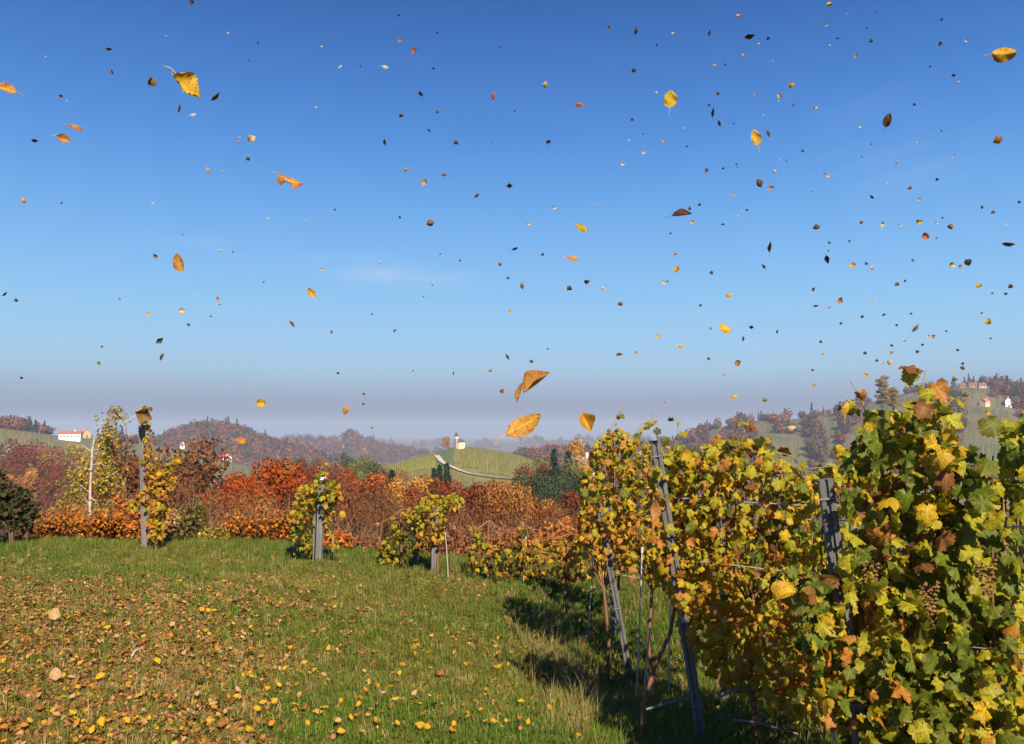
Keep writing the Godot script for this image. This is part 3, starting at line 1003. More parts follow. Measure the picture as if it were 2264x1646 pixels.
const TREES := [
	["russet", 432, 994, 46.0, 300], ["russet", 285, 988, 62.0, 150], ["brown", 400, 1060, 40.0, 100], ["brown", 345, 1080, 48.0, 90],
	["rust", 572, 1036, 44.0, 300], ["rust", 627, 1034, 52.0, 200], ["rust", 520, 1062, 40.0, 110], ["dark_red", 660, 1060, 60.0, 80], ["bronze", 560, 1095, 33.0, 130], ["brown", 480, 1085, 36.0, 110],
	["russet", 690, 1075, 42.0, 120], ["brown", 745, 1070, 40.0, 130], ["russet", 800, 1082, 38.0, 130], ["brown", 855, 1088, 36.0, 130], ["brown", 905, 1100, 34.0, 130], ["brown", 770, 1115, 30.0, 110], ["brown", 835, 1120, 28.0, 120], ["brown", 960, 1105, 36.0, 110],
	["dark_red", 715, 1052, 80.0, 80], ["dark_red", 770, 1056, 90.0, 80], ["rust", 800, 1050, 95.0, 60], ["orange", 838, 1062, 110.0, 60], ["orange", 888, 1058, 112.0, 62], ["orange", 920, 1064, 112.0, 55], ["orange", 868, 1076, 100.0, 60], ["dark_red", 945, 1066, 100.0, 70], ["bronze", 985, 1068, 95.0, 70], ["dark_red", 790, 1080, 70.0, 80],
	["dark_red", 1012, 1060, 70.0, 80], ["dark_red", 1055, 1072, 62.0, 95], ["dark_red", 1030, 1105, 48.0, 90], ["rust", 1085, 1078, 66.0, 80], ["bronze", 1122, 1066, 60.0, 110], ["bronze", 1165, 1080, 54.0, 110], ["bronze", 1205, 1106, 46.0, 100], ["russet", 1060, 1120, 38.0, 120], ["brown", 1120, 1130, 34.0, 130], ["russet", 1180, 1140, 32.0, 120], ["brown", 1010, 1130, 34.0, 110], ["rust", 1245, 1130, 44.0, 90], ["brown", 1275, 1120, 40.0, 90], ["dark_red", 1290, 1090, 60.0, 90], ["brown", 1250, 1165, 30.0, 100], ["rust", 1215, 1185, 24.0, 90], ["bronze", 1310, 1150, 36.0, 90],
	["pine", 1176, 1042, 130.0, 66], ["pine", 1200, 1052, 124.0, 69], ["spruce", 1228, 1036, 128.0, 46], ["pine", 1252, 1052, 122.0, 78], ["pine", 1278, 1040, 126.0, 75], ["pine", 1215, 1072, 110.0, 75], ["pine", 1258, 1078, 105.0, 81], ["dark_red", 1172, 1026, 170.0, 44], ["olive", 1205, 1020, 180.0, 46], ["spruce", 1225, 1006, 200.0, 30], ["spruce", 1256, 1010, 205.0, 30], ["pine", 1300, 1050, 120.0, 72], ["olive", 1265, 1024, 190.0, 36],
	["spruce", 972, 1040, 165.0, 24], ["spruce", 988, 1036, 166.0, 22], ["spruce", 866, 1052, 130.0, 22], ["spruce", 960, 1048, 160.0, 22], ["bronze", 930, 1054, 150.0, 54],
	["bronze", 625, 1020, 240.0, 50], ["olive", 655, 1022, 250.0, 46], ["dark_red", 690, 1014, 250.0, 56], ["bronze", 728, 1024, 240.0, 50], ["pine", 776, 1010, 255.0, 51], ["olive", 802, 1016, 245.0, 46], ["olive", 830, 1018, 250.0, 50], ["pine", 815, 1028, 230.0, 51], ["orange", 640, 1034, 215.0, 40], ["dark_red", 712, 1034, 210.0, 60], ["brown", 755, 1034, 205.0, 60], ["olive", 790, 1040, 190.0, 50], ["dark_red", 670, 1040, 190.0, 60], ["rust", 740, 1046, 150.0, 70], ["pine", 838, 1044, 170.0, 51], ["bronze", 870, 1040, 220.0, 40],
	["dark_red", 20, 1005, 330.0, 70], ["dark_red", 70, 985, 345.0, 80], ["bronze", 112, 992, 340.0, 70], ["dark_red", 95, 1030, 300.0, 80], ["orange", 40, 1040, 270.0, 70], ["dark_red", 145, 1020, 310.0, 80], ["brown", 10, 1060, 240.0, 80], ["dark_red", 110, 1065, 250.0, 80], ["olive", 60, 1080, 220.0, 80], ["brown", 160, 1070, 230.0, 80], ["bronze", 205, 1040, 280.0, 80], ["dark_red", 240, 1060, 240.0, 80], ["brown", 330, 1050, 200.0, 70],
	["rust", 110, 1135, 60.0, 90], ["brown", 170, 1140, 50.0, 100], ["bronze", 230, 1130, 55.0, 90], ["brown", 60, 1130, 60.0, 90],
]
const FLYING := {
	"y": [[461,377,15.2,8.7,-65], [53,443,16.0,11.6,-60], [1207,187,17.4,12.3,85], [941,404,20.3,12.3,70], [1467,313,7.3,5.8,0], [1633,34,9.5,8.0,0], [1834,8,10.9,9.5,0], [1827,55,6.6,6.6,0], [1894,124,13.1,5.8,50], [1579,144,10.2,7.3,10], [1752,189,13.8,10.9,45], [1723,213,10.2,8.7,-60], [1623,432,8.7,5.8,0], [1687,255,7.3,5.1,0], [329,697,14.5,8.7,30], [686,649,29.0,16.7,-60], [577,893,19.6,18.1,0], [1316,455,5.1,4.4,0], [1455,746,16.7,7.3,0], [1129,690,9.4,7.3,0], [1495,594,14.5,12.3,30], [1530,492,13.1,9.5,-60], [2033,492,12.4,11.7,0], [1886,589,19.7,12.4,12], [2165,630,12.4,9.5,0], [1612,650,19.7,11.7,-5], [2184,711,13.8,13.1,90], [2053,745,10.9,6.6,0], [1507,764,16.8,7.3,-3], [1974,780,13.1,6.6,50], [1821,785,6.6,5.1,0], [1914,832,15.3,9.5,12], [1623,874,20.4,8.0,0], [1800,852,6.6,6.6,45], [1877,905,36.0,14.0,80], [2185,914,12.0,10.0,0], [755,1138,16.0,14.0,90], [1735,1312,50.0,38.0,20], [2248,1250,42.0,30.0,80]],
	"o": [[139,310,36.3,19.6,-15], [526,313,5.8,5.1,0], [897,374,13.8,8.0,25], [1490,323,4.4,4.4,0], [1983,359,8.0,5.8,0], [1705,417,16.8,9.5,12], [1671,210,6.6,5.1,0], [480,662,13.1,7.3,-60], [1269,567,32.6,8.7,-15], [1407,781,7.3,5.8,0], [1084,819,8.7,8.0,0], [1494,564,7.3,7.3,0], [1469,892,8.7,6.5,0], [2125,589,8.0,7.3,90], [1834,679,6.6,5.1,0], [1571,725,7.3,5.8,0], [2171,691,9.5,5.1,35], [2065,745,9.5,7.3,50], [1600,831,8.7,5.8,-30], [534,979,26.0,16.0,-10], [760,905,28.0,13.0,75], [1297,1030,24.0,10.0,-8], [835,1158,14.0,8.0,0]],
	"b": [[240,105,17.4,6.5,5], [247,159,10.2,8.0,-50], [335,180,20.3,18.9,70], [473,211,28.3,8.0,47], [393,239,21.0,4.4,78], [134,212,8.7,7.3,0], [966,71,7.3,4.4,-25], [958,150,8.7,5.1,10], [932,206,16.7,8.0,-50], [887,256,10.2,8.7,0], [968,247,11.6,8.0,60], [1346,62,11.6,8.7,70], [982,389,15.2,7.3,10], [1422,296,5.1,3.6,0], [1852,83,9.5,3.6,-5], [1602,141,10.9,5.1,80], [1917,61,5.8,3.6,0], [1588,207,10.2,7.3,-60], [1594,272,17.5,6.6,-75], [1696,296,19.7,6.6,-70], [2109,166,10.9,8.0,0], [1562,377,9.5,8.7,45], [1629,364,7.3,5.1,0], [1676,407,25.5,15.3,-70], [2012,416,8.7,8.0,0], [1930,434,13.8,5.8,-45], [1755,233,6.6,5.1,0], [344,566,15.2,8.7,-50], [417,718,10.2,7.3,-30], [225,767,5.8,5.1,0], [643,718,20.3,5.8,-52], [731,734,11.6,5.1,75], [264,662,6.5,4.4,0], [952,495,21.8,16.0,20], [1105,585,11.6,8.7,-40], [1152,633,18.1,9.4,-80], [1298,622,12.3,9.4,0], [1372,674,15.2,10.2,0], [1370,787,18.1,6.5,8], [1110,865,10.2,9.4,45], [805,871,8.7,5.8,-50], [1483,516,5.8,5.1,0], [1807,505,20.4,12.4,15], [1906,492,10.9,8.0,40], [2102,502,12.4,12.4,-45], [2231,536,29.2,8.7,-10], [2196,470,8.7,7.3,0], [2019,576,8.7,6.6,0], [1984,630,10.2,8.0,0], [2225,649,7.3,5.8,0], [2195,650,7.3,4.4,0], [1804,675,13.1,4.4,5], [1860,715,6.6,5.8,0], [2022,724,23.3,8.0,50], [2128,816,13.8,8.7,-30], [2112,841,15.3,8.0,0], [2136,876,19.7,10.2,0]],
	"t": [[170,277,36.3,9.4,-14], [885,91,13.8,8.7,20], [2205,308,19.7,16.0,60], [1856,664,19.0,12.4,65], [1632,803,13.8,12.4,60], [1440,1130,52.0,24.0,88]],
	"d": [[424,6,11.6,9.4,60], [570,96,8.0,5.1,0], [76,309,16.0,8.0,0], [551,134,5.1,4.4,0], [549,353,13.1,8.7,25], [301,380,4.4,2.9,0], [881,33,7.3,5.1,0], [1105,106,5.8,3.6,0], [797,147,6.5,4.4,0], [1138,246,8.0,4.4,0], [1331,72,4.4,3.6,0], [1403,67,19.6,8.7,80], [1453,100,8.7,5.8,20], [1403,157,15.2,10.2,35], [1399,265,10.2,7.3,40], [949,288,9.4,5.1,-50], [853,314,16.7,6.5,-75], [1008,317,10.9,8.7,0], [1087,316,5.1,2.9,0], [1213,314,10.9,10.2,0], [1126,409,17.4,11.6,10], [1056,435,16.0,6.5,38], [1571,73,16.0,3.6,80], [1657,76,27.0,11.7,5], [1698,84,10.9,7.3,35], [1926,91,8.7,8.0,0], [2083,43,6.6,6.6,0], [2078,97,10.2,8.0,80], [1937,27,5.1,2.9,0], [1567,233,6.6,5.1,90], [1580,249,23.3,5.1,85], [2022,232,7.3,5.8,0], [2057,147,5.1,4.4,0], [2082,289,5.8,4.4,0], [1927,318,5.8,3.6,0], [1775,334,6.6,5.8,-30], [1599,372,8.0,5.8,0], [1631,370,5.1,2.9,0], [1740,355,4.4,2.9,0], [1823,384,5.1,3.6,0], [2073,396,7.3,5.8,-20], [1796,424,4.4,3.6,0], [1623,273,5.8,4.4,0], [1519,324,5.1,5.1,45], [2254,448,7.3,5.8,0], [1906,347,4.4,2.9,0], [8,649,14.5,4.4,45], [35,666,12.3,8.0,0], [48,835,9.4,5.8,-35], [136,450,7.3,4.4,20], [485,674,5.1,3.6,0], [466,699,6.5,4.4,0], [351,752,21.0,11.6,38], [360,790,19.6,6.5,70], [741,464,7.3,5.1,60], [583,624,5.8,4.4,0], [747,827,9.4,5.8,0], [430,610,4.4,3.6,90], [403,519,4.4,2.9,90], [516,557,7.3,2.6,90], [885,480,8.7,5.1,-50], [1138,548,16.7,5.1,18], [1200,563,7.3,7.3,0], [1124,616,9.4,6.5,25], [1259,639,12.3,10.2,0], [1476,622,6.5,3.6,0], [874,733,10.9,4.4,45], [823,696,7.3,3.6,0], [936,657,5.8,2.9,0], [1120,791,16.7,4.4,-58], [1175,800,8.0,8.0,0], [803,894,5.8,5.1,0], [1004,826,9.4,2.9,90], [912,821,5.8,2.9,-40], [974,563,6.5,2.9,45], [1017,576,5.1,4.4,45], [1211,773,7.3,3.6,0], [956,631,5.1,2.9,90], [1524,461,11.7,6.6,85], [1547,453,7.3,7.3,0], [1652,464,5.8,5.1,0], [1599,498,10.2,3.6,0], [1706,547,26.2,6.6,82], [1687,591,14.6,6.6,-55], [1832,573,22.6,11.7,-80], [1834,538,6.6,5.1,0], [1832,554,5.8,3.6,0], [1880,534,9.5,4.4,45], [2084,481,6.6,4.4,20], [2071,528,5.8,3.6,0], [2171,458,10.2,5.8,80], [2142,580,16.0,16.0,60], [1916,584,7.3,5.8,0], [2002,621,5.8,5.1,90], [2235,634,10.2,9.5,0], [1573,604,8.7,7.3,-30], [1549,676,6.6,6.6,0], [1800,641,12.4,6.6,60], [1662,722,13.1,8.0,-10], [1717,733,10.9,5.1,70], [1641,749,13.8,5.1,80], [1907,701,7.3,6.6,45], [1956,698,11.7,5.1,25], [2015,695,8.0,5.1,0], [1983,719,5.8,5.1,0], [2093,733,5.1,4.4,0], [1972,764,8.7,6.6,0], [2041,764,9.5,5.8,20], [2029,779,8.0,6.6,20], [2191,750,8.0,3.6,0], [1815,757,7.3,5.8,0], [1913,782,8.0,6.6,0], [1939,798,6.6,5.8,0], [2118,775,6.6,5.8,0], [2129,804,6.6,6.6,45], [2022,811,6.6,5.1,0], [1566,794,9.5,6.6,-50], [1797,819,5.8,5.1,0]],
	"r": [[919,113,23.2,8.7,60], [1094,212,21.8,8.0,85], [1280,228,23.2,11.6,-5], [2046,524,16.0,13.8,-30]],
	"w": [[367,79,5.1,2.9,0], [504,72,5.8,5.1,0], [711,103,5.1,4.4,0], [100,124,5.8,2.6,0], [426,251,16.0,5.8,15], [699,236,8.0,5.8,60], [581,149,3.8,2.9,0], [557,307,17.4,16.0,60], [530,303,5.1,3.6,0], [490,378,5.8,3.6,60], [147,223,4.4,2.6,0], [751,146,11.6,2.9,35], [852,145,18.1,6.5,-10], [1487,72,7.3,6.5,0], [1451,203,8.7,5.1,0], [1378,364,13.1,7.3,10], [1425,340,13.8,5.8,20], [1392,311,7.3,4.4,15], [1700,10,4.4,2.9,0], [1679,96,7.3,5.1,0], [1643,122,6.6,5.8,90], [1875,30,5.1,2.9,0], [1834,100,8.0,4.4,10], [2138,90,10.9,8.0,10], [1709,134,5.8,4.4,0], [1721,223,6.6,4.4,0], [1804,239,8.7,7.3,30], [2119,180,8.0,5.1,0], [1901,281,8.7,5.8,-40], [2026,315,6.6,4.4,0], [2108,346,8.0,5.8,10], [1714,378,11.7,6.6,-50], [1724,353,5.8,2.9,0], [1830,390,9.5,7.3,-20], [1964,406,6.6,2.9,0], [2033,441,7.3,6.6,60], [1512,284,5.1,5.1,0], [338,450,8.7,3.6,35], [332,506,5.1,4.4,90], [488,554,6.5,5.8,0], [402,688,13.8,12.3,0], [712,596,7.3,6.5,90], [671,490,8.0,5.8,80], [593,483,7.3,5.1,0], [428,648,7.3,3.6,80], [707,787,6.5,3.6,0], [1226,460,8.7,8.0,0], [1169,496,8.7,7.3,0], [1334,637,13.1,7.3,-40], [1468,626,10.9,8.7,-30], [840,580,6.5,5.1,90], [1634,477,8.0,5.8,0], [1949,496,16.8,10.2,80], [1991,499,7.3,5.8,0], [2071,494,7.3,5.8,0], [2228,497,8.7,5.1,0], [2107,587,13.1,12.4,0], [1927,592,9.5,7.3,80], [1927,664,6.6,5.1,0], [2000,752,7.3,7.3,0], [1952,802,6.6,5.1,0], [1969,802,12.4,10.9,40], [1750,942,24.0,10.0,0]],
	"g": [[217,805,12.3,8.0,-50], [1691,884,10.2,8.7,0], [822,948,10.0,6.0,0]],
}
const FALLEN := [[9,1319,20,1], [7,1361,12,0], [8,1455,20,1], [7,1502,12,0], [68,1394,16,2], [379,1398,16,2], [382,1549,16,2], [57,1276,10,0], [78,1271,10,0], [171,1330,15,0], [198,1332,12,1], [209,1271,8,0], [230,1272,13,0], [251,1263,11,0], [268,1285,10,1], [349,1315,16,0], [472,1320,16,0], [500,1332,10,0], [444,1333,18,0], [557,1322,23,1], [574,1319,20,0], [597,1337,9,0], [473,1362,13,0], [506,1370,13,0], [560,1264,12,0], [574,1288,10,0], [731,1307,10,0], [745,1312,13,0], [647,1354,16,1], [454,1411,14,0], [426,1411,13,1], [553,1403,13,0], [570,1591,21,0], [48,1592,13,0], [117,1594,16,0], [161,1596,20,0], [186,1592,18,0], [164,1614,18,0], [182,1622,20,0], [50,1631,20,1], [204,1639,20,0], [278,1618,20,0], [375,1588,14,0], [617,1535,16,0], [558,1554,14,0], [600,1624,16,1], [399,1637,12,0], [327,1613,14,0], [513,1512,14,0], [533,1567,20,0], [157,1566,23,2], [154,1414,23,2], [496,1599,20,2], [795,1260,18,0], [760,1294,14,0], [745,1313,13,0], [731,1307,10,0], [937,1326,15,0], [886,1370,13,1], [1025,1310,13,0], [1081,1312,10,0], [985,1294,12,1], [1138,1277,16,0], [1203,1337,20,0], [1216,1475,20,0], [1292,1399,15,0], [1309,1549,16,0], [769,1421,15,0], [753,1444,13,0], [947,1460,16,0], [898,1514,13,1], [1039,1440,14,0], [1094,1444,10,0], [799,1560,17,1], [791,1581,20,0], [846,1552,13,2], [916,1554,20,2], [814,1605,15,0], [787,1606,16,1], [832,1614,15,0], [1037,1608,20,0], [1151,1614,23,1], [968,1562,16,1], [931,1577,12,0], [936,1601,13,1], [804,1637,15,0], [928,1631,20,0], [943,1628,20,0], [1175,1252,13,0], [820,1591,16,2], [746,1619,20,2], [804,1503,13,2]]
# ---------------------------------------------------------------- meadow: grass, litter, fallen leaves
func tuft_mesh(n: int, tall: float, spread: float, seed_: int) -> ArrayMesh:
	rng.seed = seed_
	var b := MB.new()
	for i in n:
		var a := rf(0, TAU)
		var o := Vector3(cos(a), 0, sin(a))
		var root := Vector3(rf(-1, 1), 0, rf(-1, 1)) * spread
		var h := tall * rf(0.45, 1.15)
		var lean := o * h * rf(0.15, 0.8)
		var w := o.cross(Vector3.UP) * rf(0.0014, 0.0026)
		var mid := root + lean * 0.35 + Vector3(0, h * 0.6, 0)
		var tip := root + lean + Vector3(0, h * rf(0.75, 1.0), 0)
		var k := rf(0.7, 1.3)
		var c := Color(k, k * rf(0.9, 1.08), k * 0.9)
		b.quad(root - w - Vector3(0, 0.01, 0), mid - w * 0.8, mid + w * 0.8, root + w - Vector3(0, 0.01, 0), c)
		b.tri(mid - w * 0.8, tip, mid + w * 0.8, c)
	return b.mesh()

func litter_share(p: Vector3) -> float:
	var q := px_of(p)
	var k := smoothstep(760.0, 330.0, q.x + 60.0 * nz.get_noise_2d(p.x * 25.0, p.z * 25.0)) * smoothstep(1262.0, 1345.0, q.y)
	return clampf(k * 1.05 + 0.55 * nz.get_noise_2d(p.x * 18.0 + 50.0, p.z * 18.0), 0.0, 1.0)

func make_meadow() -> void:
	mat("grass_blade", 0.6, 0.55, null, 0.35)
	mat("dry_leaf", 0.8, 0.3, mats_pinnate, 0.3)
	var tufts := [tuft_mesh(18, 0.05, 0.04, 11), tuft_mesh(18, 0.04, 0.045, 12), tuft_mesh(16, 0.105, 0.035, 13)]
	rng.seed = 99
	var where := [[], [], []]
	var col := [[], [], []]
	var n := 75000
	for i in n:
		var d := 3.1 + 11.6 * pow(rf(0, 1), 1.35)
		var x := rf(-0.63, 0.63) * d
		if d > crest(x) + 1.2:
			continue
		var p := Vector3(x, ground_y(x, -d), -d)
		var lit := litter_share(p)
		if rng.randf() < lit * 0.25:
			continue
		var edge := smoothstep(crest(x) - 2.2, crest(x) - 0.3, d)
		var right := smoothstep(-0.4, 0.7, x + 0.1 * d - 0.9)
		var k := 0 if rng.randf() < 0.5 else 1
		if rng.randf() < 0.07 + 0.45 * edge + 0.4 * right:
			k = 2
		var s := rf(0.75, 1.3)
		where[k].append(Transform3D(Basis(Vector3.UP, rf(0, TAU)).scaled(Vector3(s * rf(0.9, 1.3), s * rf(0.8, 1.15), s)), p))
		var patch := nz.get_noise_2d(x * 14.0, d * 14.0)
		var g := Color(0.105, 0.168, 0.018).lerp(Color(0.165, 0.178, 0.03), clampf(0.5 + patch * 1.2, 0.0, 1.0))
		if rng.randf() < 0.1 + 0.3 * lit:
			g = Color(0.34, 0.26, 0.1)
		col[k].append(tint(g, 0.3))
	var words := ["short green turf covering the meadow", "low matted grass between the fallen leaves", "longer grass along the meadow's edge and vine rows"]
	for k in 3:
		var o := copies("grass", tufts[k], mats.grass_blade, where[k], col[k])
		tag(o, words[k], "grass")
	# dry straw: beside the posts and in the strip before the vine row
	var straw := tuft_mesh(9, 0.42, 0.03, 15)
	var sw := []
	var sc := []
	for i in 620:
		var x := rf(1010, 1330)
		var y := rf(1290, 1640)
		if absf(x - table([[1280, 1190], [1400, 1220], [1640, 1290]], y)) > 80.0 * rf(0.2, 1.2):
			continue
		var p := px_ground(x, y)
		sw.append(Transform3D(Basis(Vector3.UP, rf(0, TAU)).scaled(Vector3.ONE * rf(0.35, 0.8)), p))
		sc.append(tint(Color(0.36, 0.29, 0.1), 0.3))
	for q in [[352, 40, 1214, 90, 1.0], [300, 60, 1214, 60, 0.6], [1010, 40, 1268, 40, 0.6], [700, 30, 1238, 20, 0.45], [1260, 70, 1290, 60, 0.8]]:
		for i in q[3]:
			var p := px_ground(q[0] + rf(-1, 1) * q[1], q[2] + rf(-6, 6))
			sw.append(Transform3D(Basis(Vector3.UP, rf(0, TAU)).scaled(Vector3.ONE * rf(0.5, 1.0) * q[4]), p))
			sc.append(tint(Color(0.42, 0.3, 0.13), 0.3))
	tag(copies("straw_grass", straw, mats.grass_blade, sw, sc), "dry straw-coloured stalks in the grass and by the posts", "grass")
	# leaf litter, too many to count
	var lm := [oval_leaf(0.6, 0.5, 0.8, 0.0, Color(1, 1, 1), Color(0.75, 0.7, 0.65), 4, 2, 0.0, 31), oval_leaf(0.75, -0.35, -1.0, 0.0, Color(1, 1, 1), Color(0.8, 0.75, 0.7), 4, 2, 0.0, 32)]
	rng.seed = 17
	var lw := [[], []]
	var lc := [[], []]
	var tries := 0
	while lw[0].size() + lw[1].size() < 27000 and tries < 240000:
		tries += 1
		var d := 3.2 + 9.5 * pow(rf(0, 1), 1.3)
		var x := rf(-0.62, 0.34) * d
		if d > crest(x) - 0.2:
			continue
		var p := Vector3(x, ground_y(x, -d), -d)
		if rng.randf() > 0.07 + 0.93 * litter_share(p):
			continue
		var s := rf(0.02, 0.052)
		var up := (Vector3.UP + rdir() * 0.75).normalized()
		var y := up.cross(rdir()).normalized()
		var k := rng.randi() % 2
		lw[k].append(Transform3D(Basis(y.cross(up), y, up).scaled(Vector3.ONE * s), p + Vector3(0, rf(0.012, 0.045), 0)))
		lc[k].append(tint(pick([Color(0.46, 0.23, 0.08), Color(0.52, 0.3, 0.12), Color(0.36, 0.16, 0.06), Color(0.62, 0.42, 0.22), Color(0.66, 0.4, 0.06), Color(0.32, 0.16, 0.08)]), 0.3))
	tag(copies("leaf_litter", lm[0], mats.dry_leaf, lw[0], lc[0]), "mass of small brown dry leaves in the turf", "leaf litter")
	tag(copies("leaf_litter", lm[1], mats.dry_leaf, lw[1], lc[1]), "mass of small curled tan leaves in the turf", "leaf litter")
	# fallen leaves that can be told apart
	var pal := [[Color(0.72, 0.47, 0.04), Color(0.62, 0.36, 0.03)], [Color(0.62, 0.3, 0.04), Color(0.5, 0.2, 0.03)], [Color(0.66, 0.46, 0.26), Color(0.55, 0.36, 0.2)], [Color(0.36, 0.18, 0.06), Color(0.28, 0.12, 0.04)]]
	var fm := []
	for k in 4:
		var row := []
		for s in 4:
			row.append(oval_leaf([0.5, 0.6, 0.72, 0.55][s], [0.7, -0.5, 0.6, 0.3][s], [1.2, -1.3, 0.8, 1.8][s], 0.0, pal[k][0], pal[k][1], 5, 4, 0.0, 60 + s + k * 5))
		fm.append(row)
	rng.seed = 23
	var spots := []
	for f in FALLEN:
		spots.append([f[0], f[1], f[2], f[3]])
	while spots.size() < 290:
		var y := 1255.0 + 390.0 * pow(rf(0, 1), 0.7)
		var x := rf(4, 1330)
		var ok := x < table([[1260, 1000], [1330, 1250], [1646, 1330]], y) and y > table([[0, 1240], [700, 1262], [1150, 1310]], x)
		for s in spots:
			if absf(s[0] - x) < 9 and absf(s[1] - y) < 7:
				ok = false
		if ok:
			spots.append([x, y, 0, pick([0, 0, 0, 1, 1, 2, 3, 3] if x < 700 else [0, 0, 0, 1, 3])])
	for s in spots:
		var p := px_ground(s[0], s[1])
		var dist := -p.z
		var size: float = s[2] * dist / F * 1.05 if s[2] > 0 else rf(0.038, 0.07)
		size = clampf(size, 0.045, 0.11)
		var o := part("fallen_leaf", fm[s[3]][rng.randi() % 4], mats.dry_leaf)
		var up := (Vector3.UP + rdir() * 0.55 + Vector3(0, 0, 0.35)).normalized()
		var y := up.cross(rdir()).normalized()
		o.transform = Transform3D(Basis(y.cross(up), y, up).scaled(Vector3.ONE * size), p + Vector3(0, 0.045 + size * 0.2, 0))
		tag(o, "", "leaf", "leaves fallen on the meadow")
		to_label.append([o, ["yellow fallen leaf", "orange fallen leaf", "pale tan fallen leaf", "brown fallen leaf"][s[3]], s[0], s[1], "meadow"])
	# two pale upright leaves on stalks and two sticks
	for q in [[119, 1368, 26, "pale round leaf standing on its stalk midway up the left meadow"], [121, 1506, 28, "pale round leaf standing on its stalk near the lower left corner"]]:
		var p := px_ground(q[0], q[1] + 20)
		var t := thing("stalked_leaf", p, q[3], "leaf", "pale leaves standing on stalks")
		var s: float = q[2] * -p.z / F
		var bl := part("blade", oval_leaf(0.92, 0.2, 0.3, 0.0, Color(0.7, 0.5, 0.3), Color(0.62, 0.4, 0.24), 6, 4, 0.0, 81), mats.dry_leaf, t)
		bl.transform = Transform3D(Basis(Vector3(0, 1, 0), 0.4).scaled(Vector3.ONE * s), Vector3(0, 0.05 + s * 0.6, 0))
		var st := MB.new()
		st.tube([Vector3(0, -0.01, 0), Vector3(0.01, 0.04, 0), Vector3(0, 0.05 + s * 0.15, 0)], [0.0015, 0.0013, 0.001], 4, Color(0.5, 0.36, 0.2))
		part("stalk", st.mesh(), mats.plain, t)
	for q in [[286, 1338, 302, 1324, "pale stick in the grass, the farther of two"], [289, 1474, 304, 1456, "pale stick in the grass, the nearer of two"]]:
		var a := px_ground(q[0], q[1])
		var e := px_ground(q[2], q[3])
		var t := MB.new()
		var u := Vector3(0, 0.06, 0)
		t.tube([Vector3.ZERO, (e - a) * 0.5 + Vector3(0, 0.012, 0), e - a], [0.008, 0.007, 0.005], 6, Color(0.62, 0.52, 0.42))
		var o := part("stick", t.mesh(), mats.plain)
		o.position = a + u
		tag(o, q[4], "stick", "sticks on the meadow")

# ---------------------------------------------------------------- posts, wires, stakes
func make_post(called: String, label: String, base: Vector3, top: Vector3, w: float, col: Color, clips: int, round := false) -> void:
	var t := thing(called, base, label, "post", "vineyard posts")
	var axis := (top - base)
	var h := axis.length()
	var up := axis / h
	var side := Vector3(1, 0, 0.25).normalized()
	side = (side - up * side.dot(up)).normalized()
	t.basis = Basis(side, up, side.cross(up))
	var b := MB.new()
	if round:
		b.tube([Vector3(0, -0.3, 0), Vector3(0.004, h * 0.5, 0), Vector3(0, h, 0)], [w * 0.5, w * 0.48, w * 0.44], 10, col)
	else:
		var s := w * 0.5
		var q := s * 0.8
		# a bar with chamfered corners and a groove down its front and back
		var o := [Vector2(-s, -q * 0.75), Vector2(-s * 0.78, -q), Vector2(-s * 0.28, -q), Vector2(-s * 0.2, -q * 0.55), Vector2(s * 0.2, -q * 0.55), Vector2(s * 0.28, -q), Vector2(s * 0.78, -q), Vector2(s, -q * 0.75), Vector2(s, q * 0.75), Vector2(s * 0.78, q), Vector2(s * 0.28, q), Vector2(s * 0.2, q * 0.55), Vector2(-s * 0.2, q * 0.55), Vector2(-s * 0.28, q), Vector2(-s * 0.78, q), Vector2(-s, q * 0.75)]
		var segs := 10
		for i in segs:
			var y0 := -0.3 + (h + 0.3) * i / segs
			var y1 := -0.3 + (h + 0.3) * (i + 1) / segs
			var c := tint(col, 0.12)
			for k in o.size():
				var a: Vector2 = o[k]
				var e: Vector2 = o[(k + 1) % o.size()]
				b.quad(Vector3(a.x, y0, a.y), Vector3(e.x, y0, e.y), Vector3(e.x, y1, e.y), Vector3(a.x, y1, a.y), c)
		for k in range(1, o.size() - 1):
			b.tri(Vector3(o[0].x, h, o[0].y), Vector3(o[k + 1].x, h, o[k + 1].y), Vector3(o[k].x, h, o[k].y), col)
	part("shaft", b.mesh(), mats.weathered, t)
	for i in clips:
		var c := MB.new()
		var y := h * (0.95 - 0.27 * i)
		c.box(Transform3D(Basis(), Vector3(0, y, w * 0.42)), Vector3(w * 1.06, 0.007, 0.009), Color(0.18, 0.18, 0.18))
		c.box(Transform3D(Basis(Vector3(0, 0, 1), 0.5), Vector3(w * 0.55, y + 0.012, w * 0.42)), Vector3(0.006, 0.025, 0.006), Color(0.18, 0.18, 0.18))
		part("wire_clip", c.mesh(), mats.plain, t)

func post_px(called: String, label: String, bx: float, by: float, tx: float, ty: float, d: float, w: float, col: Color, clips: int, round := false) -> void:
	var b := at(bx, by, d)
	b.y = minf(b.y, ground_y(b.x, b.z)) if by < 1640 else ground_y(b.x, b.z)
	var top := at(tx, ty, d - 0.05)
	make_post(called, label, b, top, w, col, clips, round)

